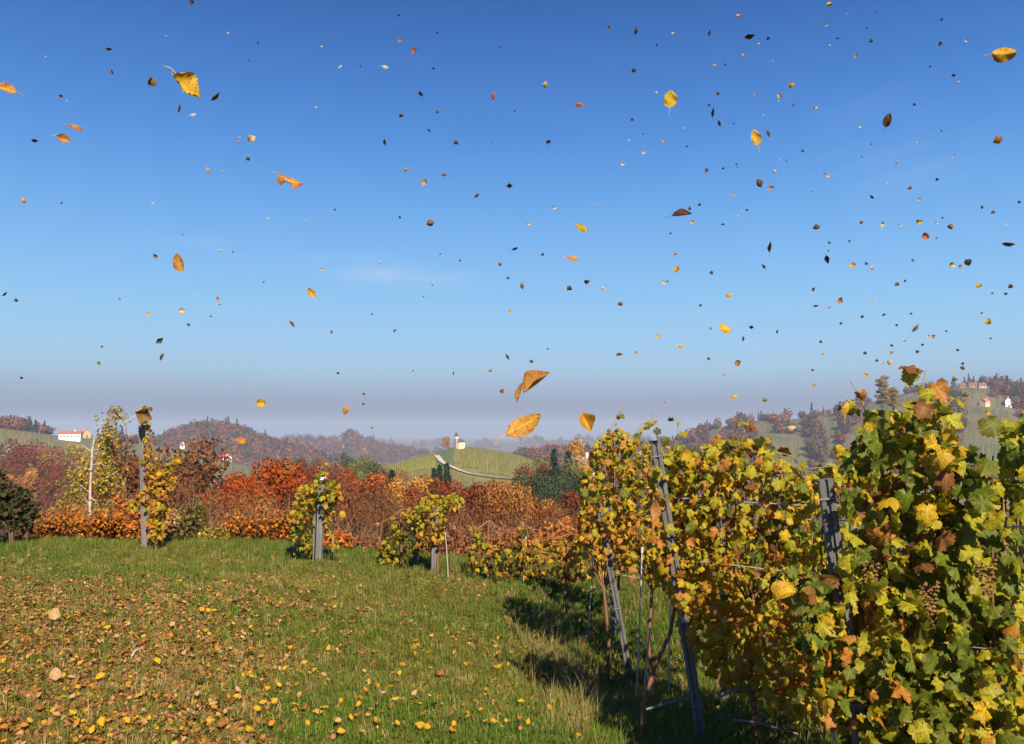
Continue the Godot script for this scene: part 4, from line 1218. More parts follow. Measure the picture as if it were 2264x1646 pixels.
func make_posts() -> void:
	var tex := noise_tex(0.06, Color(0.45, 0.44, 0.43), Color(1, 1, 1), 4)
	var m := mat("weathered", 0.85, 0.0, tex, 0.3)
	m.uv1_triplanar = true
	m.uv1_scale = Vector3(14, 1.2, 14)
	var g := Color(0.17, 0.175, 0.175)
	var pale := Color(0.24, 0.24, 0.24)
	post_px("vineyard_post", "grey leaning end post, tallest in the middle vine row", 1555, 1655, 1449, 975, 5.1, 0.054, g, 4)
	post_px("vineyard_post", "slim grey post leaning left of the middle vine row's end post", 1396, 1502, 1322, 1105, 7.4, 0.05, g, 3)
	post_px("vineyard_post", "short thick grey post rising from the nearest vines", 1935, 1760, 1824, 1060, 3.5, 0.058, g, 4)
	post_px("vineyard_post", "grey post half hidden just right of the short thick post", 1898, 1560, 1888, 1085, 4.5, 0.05, g, 2)
	post_px("vineyard_post", "grey post buried in the leaves of the middle vine row", 1602, 1440, 1594, 1070, 6.2, 0.05, g, 2)
	post_px("vineyard_post", "thin grey post behind the slim leaning post", 1357, 1330, 1346, 1070, 8.8, 0.05, g, 2)
	post_px("vineyard_post", "tall grey vine post in front of the birch", 320, 1222, 313, 940, 12.4, 0.075, pale, 3)
	post_px("vineyard_post", "paler post close behind the tall vine post", 350, 1218, 345, 1065, 12.9, 0.06, pale, 1)
	post_px("vineyard_post", "stocky pale post with a capped top", 704, 1242, 712, 1058, 10.9, 0.075, pale, 2)
	post_px("vineyard_post", "pale post leaning against the stocky capped post", 697, 1240, 699, 1108, 11.05, 0.06, pale, 1)
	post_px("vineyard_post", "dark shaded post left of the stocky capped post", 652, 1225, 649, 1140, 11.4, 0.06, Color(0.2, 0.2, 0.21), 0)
	post_px("vineyard_post", "grey post in the bushy vine", 960, 1260, 963, 1126, 11.0, 0.07, pale, 1)
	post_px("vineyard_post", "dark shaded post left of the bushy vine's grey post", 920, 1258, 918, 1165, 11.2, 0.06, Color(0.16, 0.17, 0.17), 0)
	# the white cap on the stocky post
	var cap := MB.new()
	cap.tube([Vector3(0, -0.03, 0), Vector3(0, 0.01, 0), Vector3(0, 0.025, 0)], [0.048, 0.046, 0.02], 10, Color(0.78, 0.78, 0.76))
	var co := part("post_cap", cap.mesh(), mats.plain)
	co.position = at(712, 1058, 10.85) + Vector3(0, 0.01, 0)
	tag(co, "white cap sitting on the stocky pale post", "cap")
	# slender training stakes
	var n := 0
	for q in [[1402, 1402, 1420, 1212, 6.6, "pale thin stake right of the slim leaning post, upper one"], [1416, 1560, 1437, 1392, 5.6, "pale thin stake standing beside the reddish vine stem"], [1298, 1315, 1311, 1215, 8.6, "pale thin stake left of the slim leaning post"], [1157, 1287, 1163, 1188, 11.0, "pale thin stake before the dark red trees"], [991, 1258, 984, 1178, 10.8, "pale thin stake right of the bushy vine's post"], [1836, 1660, 1856, 1420, 4.3, "thin bright stake left of the nearest vines"], [735, 1238, 737, 1120, 11.2, "thin dry stake right of the stocky post"], [1478, 1335, 1484, 1205, 6.9, "thin stake behind the grey leaning end post"]]:
		var b := MB.new()
		var p := at(q[0], q[1], q[4])
		p.y = minf(p.y, ground_y(p.x, p.z) - 0.05)
		var e := at(q[2], q[3], q[4])
		b.tube([Vector3.ZERO, (e - p) * 0.3 + Vector3(rf(-1, 1), 0, 0) * 0.008, (e - p) * 0.65 + Vector3(rf(-1, 1), 0, 0) * 0.01, e - p], [0.007, 0.0068, 0.0062, 0.006], 6, tint(Color(0.34, 0.31, 0.28), 0.2))
		b.tube([(e - p) * 0.97, (e - p) * 1.005], [0.011, 0.011], 6, Color(0.45, 0.43, 0.4))
		var o := part("training_stake", b.mesh(), mats.plain)
		o.position = p
		tag(o, q[5], "stake", "training stakes")
		n += 1

# ---------------------------------------------------------------- grape vines
var leaf_bank := {}
const PAL := {
	"g": [Color(0.17, 0.25, 0.03), Color(0.25, 0.3, 0.035)],
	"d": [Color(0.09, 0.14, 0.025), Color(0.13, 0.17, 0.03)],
	"l": [Color(0.49, 0.5, 0.035), Color(0.58, 0.52, 0.04)],
	"y": [Color(0.76, 0.56, 0.035), Color(0.7, 0.44, 0.03)],
	"o": [Color(0.66, 0.33, 0.06), Color(0.54, 0.22, 0.05)],
	"b": [Color(0.34, 0.16, 0.06), Color(0.26, 0.11, 0.045)],
}

func leaf_basis(out: Vector3, size: float, wild := 0.8) -> Basis:
	var n := (out * 0.75 + Vector3(0, 0.4, 0) + rdir() * wild).normalized()
	var tip := Vector3(0, -0.75, 0) + rdir() * 0.7
	tip = (tip - n * tip.dot(n)).normalized()
	return Basis(tip.cross(n), tip, n).scaled(Vector3.ONE * size)

func vine_mix(s: String) -> String:
	return s[rng.randi() % s.length()]

func add_leaves(v: Node3D, pts: Array, size: float, mix: String, out: Vector3, most := 300) -> void:
	# the nearest to the eye as parts of their own, the others joined
	var far := []
	var fc := []
	pts.sort_custom(func(p, q): return p.length_squared() < q.length_squared())
	for i in pts.size():
		var k := vine_mix(mix)
		var b := leaf_basis(out if rng.randf() < 0.8 else -out, size * rf(0.55, 1.25))
		var tr := Transform3D(b, pts[i] - v.position)
		if i < most:
			var o := part("leaf", pick(leaf_bank[k]), mats.vine_leaf, v)
			o.transform = tr
		else:
			far.append(tr)
			fc.append(tint(PAL[k][0], 0.2))
	if far.size():
		copies("foliage", leaf_bank.w[0], mats.vine_leaf, far, fc, v)

# a vine filling the picture region between top and bottom lines at the row's own depth and thickness
func vine_px(label: String, x0: float, x1: float, d0: float, d1: float, top: Array, bot: Array, thick: float, n: int, size: float, mix: String, low_mix: String, shoots: Array, trunk: Array) -> Node3D:
	var bx := (x0 + x1) * 0.5
	var base := at(bx, 1300, (d0 + d1) * 0.5)
	base.y = ground_y(base.x, base.z)
	var v := thing("grape_vine", base, label, "grapevine", "grapevines in the rows")
	var high := []
	var low := []
	for i in n:
		var x := rf(x0, x1)
		var ty := table(top, x) + 16.0 * nz.get_noise_2d(x * 5.0, d0 * 40.0)
		var by := table(bot, x) + 18.0 * nz.get_noise_2d(x * 5.0, d0 * 70.0)
		var k := rf(0, 1)
		var y := lerpf(ty, by, k)
		if nz.get_noise_2d(x * 1.6 + d0 * 100.0, y * 1.6) < -0.3:
			continue
		var p := at(x, y, lerpf(d0, d1, (x - x0) / (x1 - x0)) + rf(-0.5, 0.5) * thick)
		p.y = maxf(p.y, ground_y(p.x, p.z) + 0.12)
		if k + rf(-0.2, 0.2) < 0.5:
			high.append(p)
		else:
			low.append(p)
	# woody parts
	var wood := Color(0.13, 0.075, 0.05)
	var tb := MB.new()
	var tp := []
	var tr := []
	if trunk.size():
		for i in trunk.size():
			var q: Array = trunk[i]
			tp.append(at(q[0], q[1], q[2]) - base)
			tr.append(lerpf(0.016, 0.009, float(i) / trunk.size()))
		tp[0].y = ground_y(tp[0].x + base.x, tp[0].z + base.z) - base.y - 0.05
	else:
		tp = [Vector3(0, -0.05, 0), Vector3(rf(-0.05, 0.05), 0.35, 0), Vector3(rf(-0.06, 0.06), 0.75, 0)]
		tr = [0.018, 0.015, 0.013]
	tb.tube(tp, tr, 7, wood.lerp(Color(0.3, 0.13, 0.07), 0.3))
	part("trunk", tb.mesh(), mats.bark, v)
	var head: Vector3 = tp[-1]
	var head_px := px_of(head + base)
	for i in 7:
		var cx := lerpf(x0, x1, (i + 0.5) / 7.0)
		var cd := lerpf(d0, d1, (i + 0.5) / 7.0)
		var cy := lerpf(table(top, cx), table(bot, cx), 0.08)
		var e := at(cx + rf(-8, 8), cy, cd) - base
		var m := at(cx, lerpf(head_px.y, cy, 0.35), cd + rf(-0.08, 0.08)) - base
		var cb := MB.new()
		cb.tube([head, head.lerp(m, 0.6) + Vector3(0, -0.03, 0), m, e], [0.008, 0.007, 0.005, 0.003], 5, wood.lerp(Color(0.32, 0.16, 0.08), rf(0, 1)))
		part("cane", cb.mesh(), mats.bark, v)
	for s in shoots:
		var sp := []
		var sr := []
		var dd: float = s[0]
		for q in s[2]:
			sp.append(at(q[0], q[1], dd) - base)
			sr.append(0.0035 - 0.0022 * sp.size() / (s[2].size() + 1.0))
		var sb := MB.new()
		sb.tube(sp, sr, 5, Color(0.3, 0.24, 0.06))
		part("shoot", sb.mesh(), mats.bark, v)
		for i in s[1]:
			var f: float = (i + rf(0.2, 0.8)) / s[1] * (sp.size() - 1)
			var j := mini(int(f), sp.size() - 2)
			var p: Vector3 = sp[j].lerp(sp[j + 1], f - j)
			high.append(p + base + rdir() * size * 0.75)
	var out := Vector3(0.12, 0.0, 1.0).normalized()
	var hn := mini(high.size(), int(300.0 * high.size() / maxf(high.size() + low.size(), 1.0)))
	rng.seed = int(x0 * 7 + d0 * 100)
	add_leaves(v, high, size, mix, out, hn)
	add_leaves(v, low, size, low_mix, out, mini(low.size(), 300 - hn))
	return v

func grapes(v: Node3D, x: float, y: float, d: float) -> void:
	var b := MB.new()
	for i in 34:
		var k := i / 34.0
		var a := i * 2.4
		var w := 0.032 * (1.0 - k * 0.75)
		var c := Vector3(cos(a) * w, -k * 0.11, sin(a) * w)
		var col := tint(Color(0.2, 0.11, 0.045), 0.35)
		var r := rf(0.006, 0.009)
		var o := [Vector3(r, 0, 0), Vector3(0, 0, r), Vector3(-r, 0, 0), Vector3(0, 0, -r)]
		for j in 4:
			b.tri(c + o[j], c + Vector3(0, r, 0), c + o[(j + 1) % 4], col)
			b.tri(c + o[(j + 1) % 4], c + Vector3(0, -r, 0), c + o[j], col)
	var g := part("grape_bunch", b.mesh(), mats.plain, v)
	g.position = at(x, y, d) - v.position
	g.set_meta("label", "small withered tan grape bunch")

func make_vines() -> void:
	mat("vine_leaf", 0.55, 0.85, vein_tex(false), 0.38)
	for k in PAL:
		leaf_bank[k] = []
		for s in 6:
			var edge: Color = PAL[k][1] if s < 4 else PAL[k][0].lerp(Color(0.4, 0.2, 0.05), 0.5)
			leaf_bank[k].append(grape_leaf(PAL[k][0], edge, 300 + s + k.unicode_at(0)))
	leaf_bank["w"] = [grape_leaf(Color(1, 1, 1), Color(0.85, 0.82, 0.8), 7)]
	var A_top := [[1780, 1290], [1830, 1250], [1866, 1215], [1884, 1010], [1905, 955], [1950, 915], [2000, 895], [2050, 880], [2090, 905], [2112, 975], [2135, 1010], [2165, 985], [2195, 945], [2235, 905], [2300, 880]]
	var A_bot := [[1780, 1230], [1800, 1480], [1840, 1560], [1870, 1640], [1920, 1720], [2300, 1740]]
	var near := "gglllgglyylgodb"
	var nlow := "gglllggggyygobod"
	var v: Node3D
	v = vine_px("nearest vine's leaves around the short thick post", 1785, 1950, 3.6, 3.5, A_top, A_bot, 0.5, 702, 0.074, "glgyllgoblgl", "lgyglgolylgo", [[3.5, 9, [[1930, 1040], [1925, 960], [1905, 880], [1880, 842]]]], [])
	grapes(v, 1925, 1240, 3.3)
	v = vine_px("broad near vine with the tallest shoot, right of the short thick post", 1930, 2110, 3.5, 3.4, A_top, A_bot, 0.5, 702, 0.081, "glglgllgylyolgb", "gglglgglglylgog", [[3.3, 10, [[2020, 960], [2035, 900], [2042, 850], [2048, 818]]], [3.3, 7, [[2060, 960], [2090, 900], [2110, 880]]]], [])
	grapes(v, 2055, 1290, 3.05)
	v = vine_px("dark-topped near vine at the right picture edge", 2100, 2290, 3.4, 3.3, A_top, A_bot, 0.5, 702, 0.079, "gglglgdl", "gglglgllgygo", [], [])
	grapes(v, 2180, 1240, 2.9)
	var B_top := [[1440, 1050], [1465, 1000], [1510, 985], [1560, 985], [1610, 968], [1660, 960], [1700, 968], [1730, 1000], [1760, 1035], [1810, 1025], [1850, 990], [1920, 970]]
	var B_bot := [[1440, 1230], [1480, 1290], [1530, 1430], [1580, 1490], [1660, 1540], [1760, 1580], [1920, 1600]]
	vine_px("golden vine behind the grey leaning end post, with a reddish stem", 1445, 1605, 5.25, 5.15, B_top, B_bot, 0.55, 988, 0.063, "lgylylloylod", "yolylyoloyyol", [[5.2, 7, [[1470, 1010], [1450, 960], [1440, 908]]], [5.2, 5, [[1490, 1000], [1500, 950], [1496, 925]]]], [[1416, 1660, 5.0], [1424, 1560, 5.0], [1446, 1480, 5.05], [1482, 1400, 5.1], [1500, 1300, 5.15]])
	vine_px("yellow-green vine in the middle of the middle row", 1595, 1745, 5.15, 5.05, B_top, B_bot, 0.55, 988, 0.064, "lbglylyoldl", "yolyoyyloyol", [[5.0, 5, [[1640, 980], [1650, 940], [1660, 925]]]], [])
	vine_px("yellow vine left of the short thick post", 1735, 1900, 5.05, 4.95, B_top, B_bot, 0.55, 936, 0.066, "llyglyylolg", "yolyoylloyo", [[4.8, 6, [[1770, 1040], [1755, 1010], [1720, 1000], [1690, 1010]]]], [])
	var C_top := [[1280, 1100], [1297, 1030], [1315, 975], [1345, 948], [1380, 950], [1420, 970], [1480, 985], [1560, 990], [1660, 985]]
	var C_bot := [[1280, 1190], [1310, 1215], [1350, 1235], [1400, 1240], [1470, 1300], [1560, 1350], [1660, 1400]]
	vine_px("orange-tinged vine on the slim leaning post", 1288, 1395, 7.5, 7.4, C_top, C_bot, 0.6, 806, 0.057, "lgyololyl", "oyoyloyol", [[7.4, 6, [[1345, 970], [1360, 930], [1378, 902]]], [7.4, 8, [[1330, 1000], [1300, 1080], [1290, 1140]]]], [])
	vine_px("leafy vine between the slim post and the grey leaning end post", 1385, 1500, 7.4, 7.3, C_top, C_bot, 0.6, 806, 0.057, "llyglboy", "yloobyl", [[7.2, 5, [[1400, 985], [1410, 950], [1420, 935]]]], [])
	vine_px("vine half hidden behind the golden one in the middle row", 1495, 1660, 7.1, 6.8, C_top, C_bot, 0.6, 546, 0.059, "llgyob", "yooyl", [], [])
	var D_top := [[1036, 1225], [1050, 1185], [1066, 1165], [1090, 1200], [1110, 1190], [1140, 1185], [1180, 1165], [1200, 1200], [1230, 1190], [1280, 1180], [1330, 1165], [1400, 1150]]
	var D_bot := [[1036, 1268], [1100, 1272], [1160, 1274], [1240, 1276], [1400, 1275]]
	vine_px("low vine under the dark red trees", 1038, 1120, 11.2, 11.1, D_top, D_bot, 0.6, 200, 0.072, "lyolbdg", "ydodbol", [[11.1, 9, [[1060, 1200], [1050, 1172], [1044, 1160]]]], [])
	vine_px("low vine around the pale thin stake before the dark red trees", 1115, 1200, 11.1, 11.0, D_top, D_bot, 0.6, 190, 0.072, "lylobd", "yldobo", [[11.0, 8, [[1170, 1190], [1160, 1168], [1148, 1150]]]], [])
	vine_px("ragged low vine left of the slim leaning post", 1195, 1310, 10.6, 10.2, D_top, D_bot, 0.6, 260, 0.075, "ylooyb", "oyobol", [], [])
	vine_px("shaded vine row end behind the slim leaning post", 1300, 1440, 9.4, 9.0, [[1300, 1130], [1440, 1090]], [[1300, 1270], [1440, 1280]], 0.6, 300, 0.08, "ylogob", "oobyl", [], [])
	var E_top := [[828, 1232], [850, 1190], [875, 1150], [900, 1125], [930, 1110], [950, 1100], [975, 1092], [1010, 1094]]
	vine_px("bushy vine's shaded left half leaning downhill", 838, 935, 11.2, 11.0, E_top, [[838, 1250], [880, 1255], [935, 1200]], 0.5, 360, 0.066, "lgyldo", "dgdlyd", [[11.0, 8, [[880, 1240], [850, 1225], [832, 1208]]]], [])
	vine_px("bushy vine's bright yellow-green crown on the grey post", 918, 1012, 11.0, 10.9, E_top, [[918, 1215], [950, 1205], [985, 1190], [992, 1130], [1012, 1125]], 0.55, 430, 0.066, "llylgoly", "yoobyol", [[10.9, 10, [[975, 1120], [1000, 1105], [1014, 1095]]]], [])
	vine_px("round-topped vine on the stocky capped post", 648, 752, 11.1, 10.8, [[648, 1120], [665, 1080], [690, 1055], [715, 1045], [740, 1058], [752, 1082]], [[648, 1222], [690, 1220], [694, 1112], [706, 1100], [720, 1180], [735, 1110], [752, 1100]], 0.5, 520, 0.068, "llyyglol", "gldyodol", [[10.8, 16, [[725, 1160], [732, 1190], [748, 1200]]], [10.8, 4, [[700, 1060], [712, 1035], [716, 1020]]], [10.8, 14, [[665, 1090], [655, 1120], [650, 1150]]]], [])
	vine_px("slender vine climbing the tall grey post before the birch", 316, 372, 12.4, 12.3, [[316, 1000], [330, 985], [345, 1015], [372, 1060]], [[316, 1090], [345, 1150], [372, 1115]], 0.4, 330, 0.068, "llyoyoob", "ooybool", [[12.3, 60, [[325, 1010], [327, 960], [318, 925], [323, 895]]], [12.3, 88, [[345, 1090], [365, 1055], [380, 1030], [393, 1008]]], [12.3, 44, [[350, 1080], [372, 1070], [385, 1058]]], [12.3, 60, [[365, 1115], [358, 1150], [350, 1190]]], [12.3, 34, [[310, 1090], [300, 1110], [292, 1120]]], [12.3, 44, [[330, 1100], [335, 1150], [340, 1200]]]], [])
	# trellis wires
	var wires := [[1470, 1100, 5.15, 2100, 1120, 4.5, "upper trellis wire of the middle vine row"], [1495, 1235, 5.15, 2100, 1290, 4.5, "second trellis wire of the middle vine row"], [1845, 1150, 3.75, 2300, 1165, 3.1, "upper trellis wire of the nearest vine row"], [1900, 1380, 3.75, 2300, 1450, 3.1, "lower trellis wire of the nearest vine row"], [1340, 1130, 7.4, 1800, 1150, 6.6, "upper trellis wire of the back vine row"], [1360, 1270, 7.4, 1800, 1330, 6.6, "lower trellis wire of the back vine row"], [1010, 1192, 11.0, 1300, 1128, 7.8, "thin dark wire rising towards the slim leaning post"], [1740, 1028, 4.9, 1850, 1030, 4.7, "grey wire bundle showing between the vine tops"]]
	for q in wires:
		var b := MB.new()
		var p := at(q[0], q[1], q[2])
		var e := at(q[3], q[4], q[5])
		var sag := Vector3(0, -0.02, 0)
		b.tube([Vector3.ZERO, (e - p) * 0.5 + sag, e - p], [0.003, 0.003, 0.003], 5, Color(0.3, 0.3, 0.31))
		var o := part("trellis_wire", b.mesh(), mats.plain)
		o.position = p
		tag(o, q[6], "wire", "trellis wires")
	# grey pruned canes low under the row
	for q in [[[1420, 1575], [1455, 1562], [1490, 1552], [1516, 1545], 5.1, "grey dead cane sticking out low from the leaning end post"], [[1620, 1592], [1670, 1600], [1720, 1612], [1775, 1628], 4.9, "knotted grey cane hanging under the middle vine row"], [[1580, 1545], [1640, 1520], [1690, 1530], [1760, 1540], 4.9, "brown cane under the golden leaves of the middle row"], [[1300, 1312], [1330, 1300], [1360, 1304], [1392, 1306], 8.3, "grey dead cane beside the slim leaning post"]]:
		var b := MB.new()
		var pts := []
		var p0 := at(q[0][0], q[0][1], q[4])
		for k in 4:
			pts.append(at(q[k][0], q[k][1], q[4]) - p0 + rdir() * 0.008)
		b.tube(pts, [0.006, 0.008, 0.007, 0.004], 6, Color(0.2, 0.17, 0.15))
		b.tube([pts[1], pts[1] + Vector3(0.03, 0.05, 0.01)], [0.005, 0.002], 5, Color(0.2, 0.17, 0.15))
		b.tube([pts[2], pts[2] + Vector3(0.05, 0.03, 0.02)], [0.005, 0.002], 5, Color(0.2, 0.17, 0.15))
		var o := part("pruned_cane", b.mesh(), mats.bark)
		o.position = p0
		tag(o, q[5], "cane", "dead canes")

# ---------------------------------------------------------------- birch and shrubs
func make_birch() -> void:
	rng.seed = 61
	var d := 22.0
	var base := at(200, 1205, d)
	base.y = ground_y(base.x, base.z)
	var t := thing("birch_tree", base, "slender birch with white trunk bending right at the top", "tree")
	var b := MB.new()
	var line := [[201, 1260], [200, 1200], [198, 1130], [199, 1080], [203, 1000], [208, 970], [222, 940], [236, 915]]
	var pts := [Vector3(0, -0.3, 0)]
	for q in line:
		pts.append(at(q[0], q[1], d) - base)
	var white := Color(0.42, 0.39, 0.36)
	for i in pts.size() - 1:
		b.tube([pts[i], pts[i].lerp(pts[i + 1], 0.5), pts[i + 1]], [0.056 - i * 0.006, 0.053 - i * 0.006, 0.05 - i * 0.006], 7, white * rf(0.85, 1.05))
		b.tube([pts[i].lerp(pts[i + 1], 0.45), pts[i].lerp(pts[i + 1], 0.5)], [0.0555 - i * 0.006, 0.0555 - i * 0.006], 7, Color(0.1, 0.09, 0.08))
	part("trunk", b.mesh(), mats.bark, t)
	var cr := MB.new()
	var lim := [[203, 1000, 160, 985], [199, 1070, 232, 1063], [232, 1063, 262, 1050], [198, 1090, 150, 1066], [199, 1120, 170, 1090], [204, 995, 235, 1010], [212, 960, 248, 985], [199, 1140, 240, 1110], [199, 1150, 140, 1120], [200, 1040, 165, 1040], [201, 1030, 240, 1035], [224, 937, 250, 950], [236, 915, 252, 905], [200, 1100, 225, 1140], [199, 1160, 175, 1180], [201, 1180, 245, 1160]]
	for q in lim:
		var a := at(q[0], q[1], d) - base
		var e := at(q[2], q[3], d + rf(-0.9, 0.9)) - base
		var lb := MB.new()
		var m := a.lerp(e, 0.5) + Vector3(0, 0.08, 0)
		lb.tube([a, m, e], [0.022, 0.015, 0.006], 5, white * 0.75)
		for k in 14:
			var p := a.lerp(e, rf(0.25, 1.3))
			var down := p + Vector3(rf(-0.35, 0.35), -rf(0.2, 0.75), rf(-0.4, 0.4))
			var s := Vector3(0.006, 0, 0)
			lb.tri(p - s, p + s, down, Color(0.2, 0.13, 0.08))
			var c: Color = pick([Color(0.34, 0.25, 0.03), Color(0.28, 0.23, 0.04), Color(0.44, 0.28, 0.03), Color(0.2, 0.18, 0.03)])
			for j in 17:
				var w := p.lerp(down, rf(0, 1)) + rdir() * rf(0.02, 0.16)
				if absf(px_of(w + base).x - table([[915, 236], [940, 222], [970, 208], [1000, 203], [1080, 199], [1200, 200]], px_of(w + base).y)) < 7.0 and w.z > -0.1:
					continue
				var u := rdir()
				var sd := u.cross(rdir()).normalized()
				cr.rhomb(w, sd * 0.038, u.cross(sd) * 0.03, tint(c, 0.3))
		part("limb", lb.mesh(), mats.bark, t)
	part("crown", cr.mesh(), mats.tree_leaf, t)

func shrub(called: String, label: String, x: float, wide: float, ytop: float, d: float, cols: Array, n: int, leaf: float, up := 0.5) -> void:
	var p := at(x, ytop, d)
	var g := ground_y(p.x, p.z)
	var h := p.y - g
	var w := wide * d / F
	var t := thing(called, Vector3(p.x, g, p.z), label, "shrub", "shrubs along the meadow's edge")
	var f := MB.new()
	var stems := 9
	for i in stems:
		var a := rf(0, TAU)
		var r := sqrt(rf(0, 1)) * w * 0.5
		var e := Vector3(cos(a) * r, h * rf(0.6, 1.0), sin(a) * r * 0.8)
		var m := Vector3(e.x * 0.4, e.y * 0.5, e.z * 0.4)
		var sb := MB.new()
		sb.tube([Vector3(e.x * 0.15, -0.1, e.z * 0.15), m, e], [0.016, 0.011, 0.004], 5, Color(0.14, 0.09, 0.06))
		for k in 10:
			var q := m.lerp(e, rf(0, 1))
			var z := q + (rdir() + Vector3(0, 0.8, 0)) * rf(0.15, 0.4)
			var sd := (z - q).cross(rdir()).normalized() * 0.005
			sb.tri(q - sd, q + sd, z, Color(0.2, 0.12, 0.08))
		part("stem", sb.mesh(), mats.bark, t)
		for k in n / stems:
			var q := (m * 0.5).lerp(e, pow(rf(0, 1), up)) + rdir() * rf(0.05, 0.3) * Vector3(1, 0.8, 1) * maxf(w / 0.8, 0.45)
			q.y = maxf(q.y, 0.02)
			var u := (rdir() + Vector3(0, 0.4, 0.3)).normalized()
			var sd := u.cross(rdir()).normalized()
			var sz := leaf * rf(0.6, 1.2)
			f.rhomb(q, sd * sz, u.cross(sd) * sz * 0.7, tint(pick(cols), 0.3))
	part("foliage", f.mesh(), mats.tree_leaf, t)

func make_shrubs() -> void:
	rng.seed = 71
	var fire := [Color(0.52, 0.17, 0.015), Color(0.45, 0.12, 0.015), Color(0.26, 0.09, 0.02), Color(0.46, 0.22, 0.03), Color(0.16, 0.09, 0.03)]
	var ember := [Color(0.45, 0.12, 0.025), Color(0.36, 0.12, 0.035), Color(0.5, 0.2, 0.03)]
	var dark := [Color(0.035, 0.05, 0.018), Color(0.05, 0.07, 0.02), Color(0.09, 0.06, 0.025)]
	var olive := [Color(0.13, 0.12, 0.035), Color(0.2, 0.14, 0.035), Color(0.1, 0.1, 0.03)]
	var dry := [Color(0.4, 0.24, 0.1), Color(0.32, 0.17, 0.07), Color(0.46, 0.28, 0.1)]
	shrub("dark_bush", "dark bush, tallest of three, cut by the left picture edge", 2, 44, 1015, 12.6, dark, 900, 0.045)
	shrub("dark_bush", "dark bush in the middle of three at the left picture edge", 30, 36, 1058, 12.7, dark, 700, 0.045)
	shrub("dark_bush", "dark bush nearest the orange shrubs, lowest of three", 58, 34, 1082, 12.9, dark, 700, 0.045)
	shrub("orange_shrub", "orange shrub nearest the dark bush", 100, 80, 1140, 14.3, fire, 1035, 0.031)
	shrub("orange_shrub", "orange shrub left of the birch trunk", 150, 90, 1128, 14.6, fire, 1150, 0.031)
	shrub("orange_shrub", "orange shrub under the birch trunk", 205, 90, 1135, 14.3, fire, 1150, 0.031)
	shrub("orange_shrub", "orange shrub right of the birch trunk", 260, 80, 1140, 14.6, fire, 1035, 0.031)
	shrub("rusty_shrub", "tall rusty shrub behind the tall vine post", 300, 80, 1090, 15.5, ember, 800, 0.04)
	shrub("straw_shrub", "straw-coloured dry shrub right of the tall vine post", 372, 60, 1140, 13.8, dry, 700, 0.03)
	shrub("olive_shrub", "dark olive shrub under the brown tree", 425, 90, 1112, 15.5, olive, 1300, 0.035)
	shrub("olive_shrub", "low yellowish shrub between the olive and orange shrubs", 475, 60, 1175, 14.0, [Color(0.36, 0.28, 0.04), Color(0.25, 0.2, 0.04)], 600, 0.035)
	shrub("orange_shrub", "orange shrub under the rust-red trees", 530, 80, 1150, 14.3, fire, 1035, 0.031)
	shrub("orange_shrub", "bright orange shrub left of the stocky post", 585, 90, 1128, 14.0, fire, 1265, 0.031)
	shrub("orange_shrub", "orange shrub touching the stocky post's vine", 630, 70, 1130, 13.8, fire, 919, 0.031)
	shrub("rusty_shrub", "low rusty shrub right of the stocky post", 735, 70, 1185, 12.9, ember, 600, 0.04)
	shrub("twig_shrub", "low brown shrub under the thicket", 800, 80, 1195, 13.4, [Color(0.26, 0.1, 0.04), Color(0.2, 0.1, 0.05)], 500, 0.035)
	shrub("rusty_shrub", "rusty shrub behind the low vines", 1100, 110, 1170, 15.0, [Color(0.3, 0.1, 0.03), Color(0.35, 0.15, 0.05)], 800, 0.04)
	shrub("rusty_shrub", "rusty shrub left of the slim leaning post", 1235, 110, 1165, 14.5, [Color(0.36, 0.12, 0.03), Color(0.42, 0.2, 0.05)], 900, 0.04)
	shrub("twig_shrub", "brown shrub between the bushy vine and the low vines", 1020, 80, 1165, 15.0, [Color(0.3, 0.12, 0.04), Color(0.24, 0.1, 0.05)], 700, 0.035)

# ---------------------------------------------------------------- leaves in the air
func flying(called: String, mesh: Mesh, x: float, y: float, len_px: float, wid_px: float, ang: float, wide: float, true_len: float, lit: bool, stalk: bool, col: Color) -> Node3D:
	var d := F * true_len / len_px
	var p := at(x, y, d)
	var v := (EYE - p).normalized()
	var right := Vector3.UP.cross(v).normalized()
	var up := v.cross(right)
	var a := deg_to_rad(ang)
	var tip := (right * cos(a) + up * sin(a)).normalized()
	if tip.y < 0.0 and rng.randf() < 0.3:
		tip = -tip
	var roll := acos(clampf(wid_px / len_px / wide, 0.12, 0.97))
	var n0 := (v - tip * v.dot(tip)).normalized()
	var n1 := n0.rotated(tip, roll)
	var n2 := n0.rotated(tip, -roll)
	var s1 := n1.dot(sun_dir)
	var s2 := n2.dot(sun_dir)
	var n := n1 if (s1 > s2) == lit else n2
	if rng.randf() < 0.5:
		n = -n
	var o: Node3D
	var bs := Basis(tip.cross(n), tip, n).scaled(Vector3.ONE * true_len)
	if stalk:
		o = thing(called, p)
		part("blade", mesh, mats.air_leaf, o).transform = Transform3D(bs, Vector3.ZERO)
		var st := MB.new()
		var arr := mesh.surface_get_arrays(0)
		var foot: Vector3 = bs * arr[Mesh.ARRAY_VERTEX][0]
		st.tube([foot + tip * true_len * 0.04, foot - tip * true_len * 0.16 + n * true_len * 0.03, foot - tip * true_len * 0.36 - Vector3(0, true_len * 0.08, 0)], [true_len * 0.014, true_len * 0.012, true_len * 0.008], 5, col)
		part("stalk", st.mesh(), mats.plain, o)
	else:
		o = part(called, mesh, mats.air_leaf)
		o.transform = Transform3D(bs, p)
	tag(o, "", "leaf", "leaves whirling in the air")
	return o

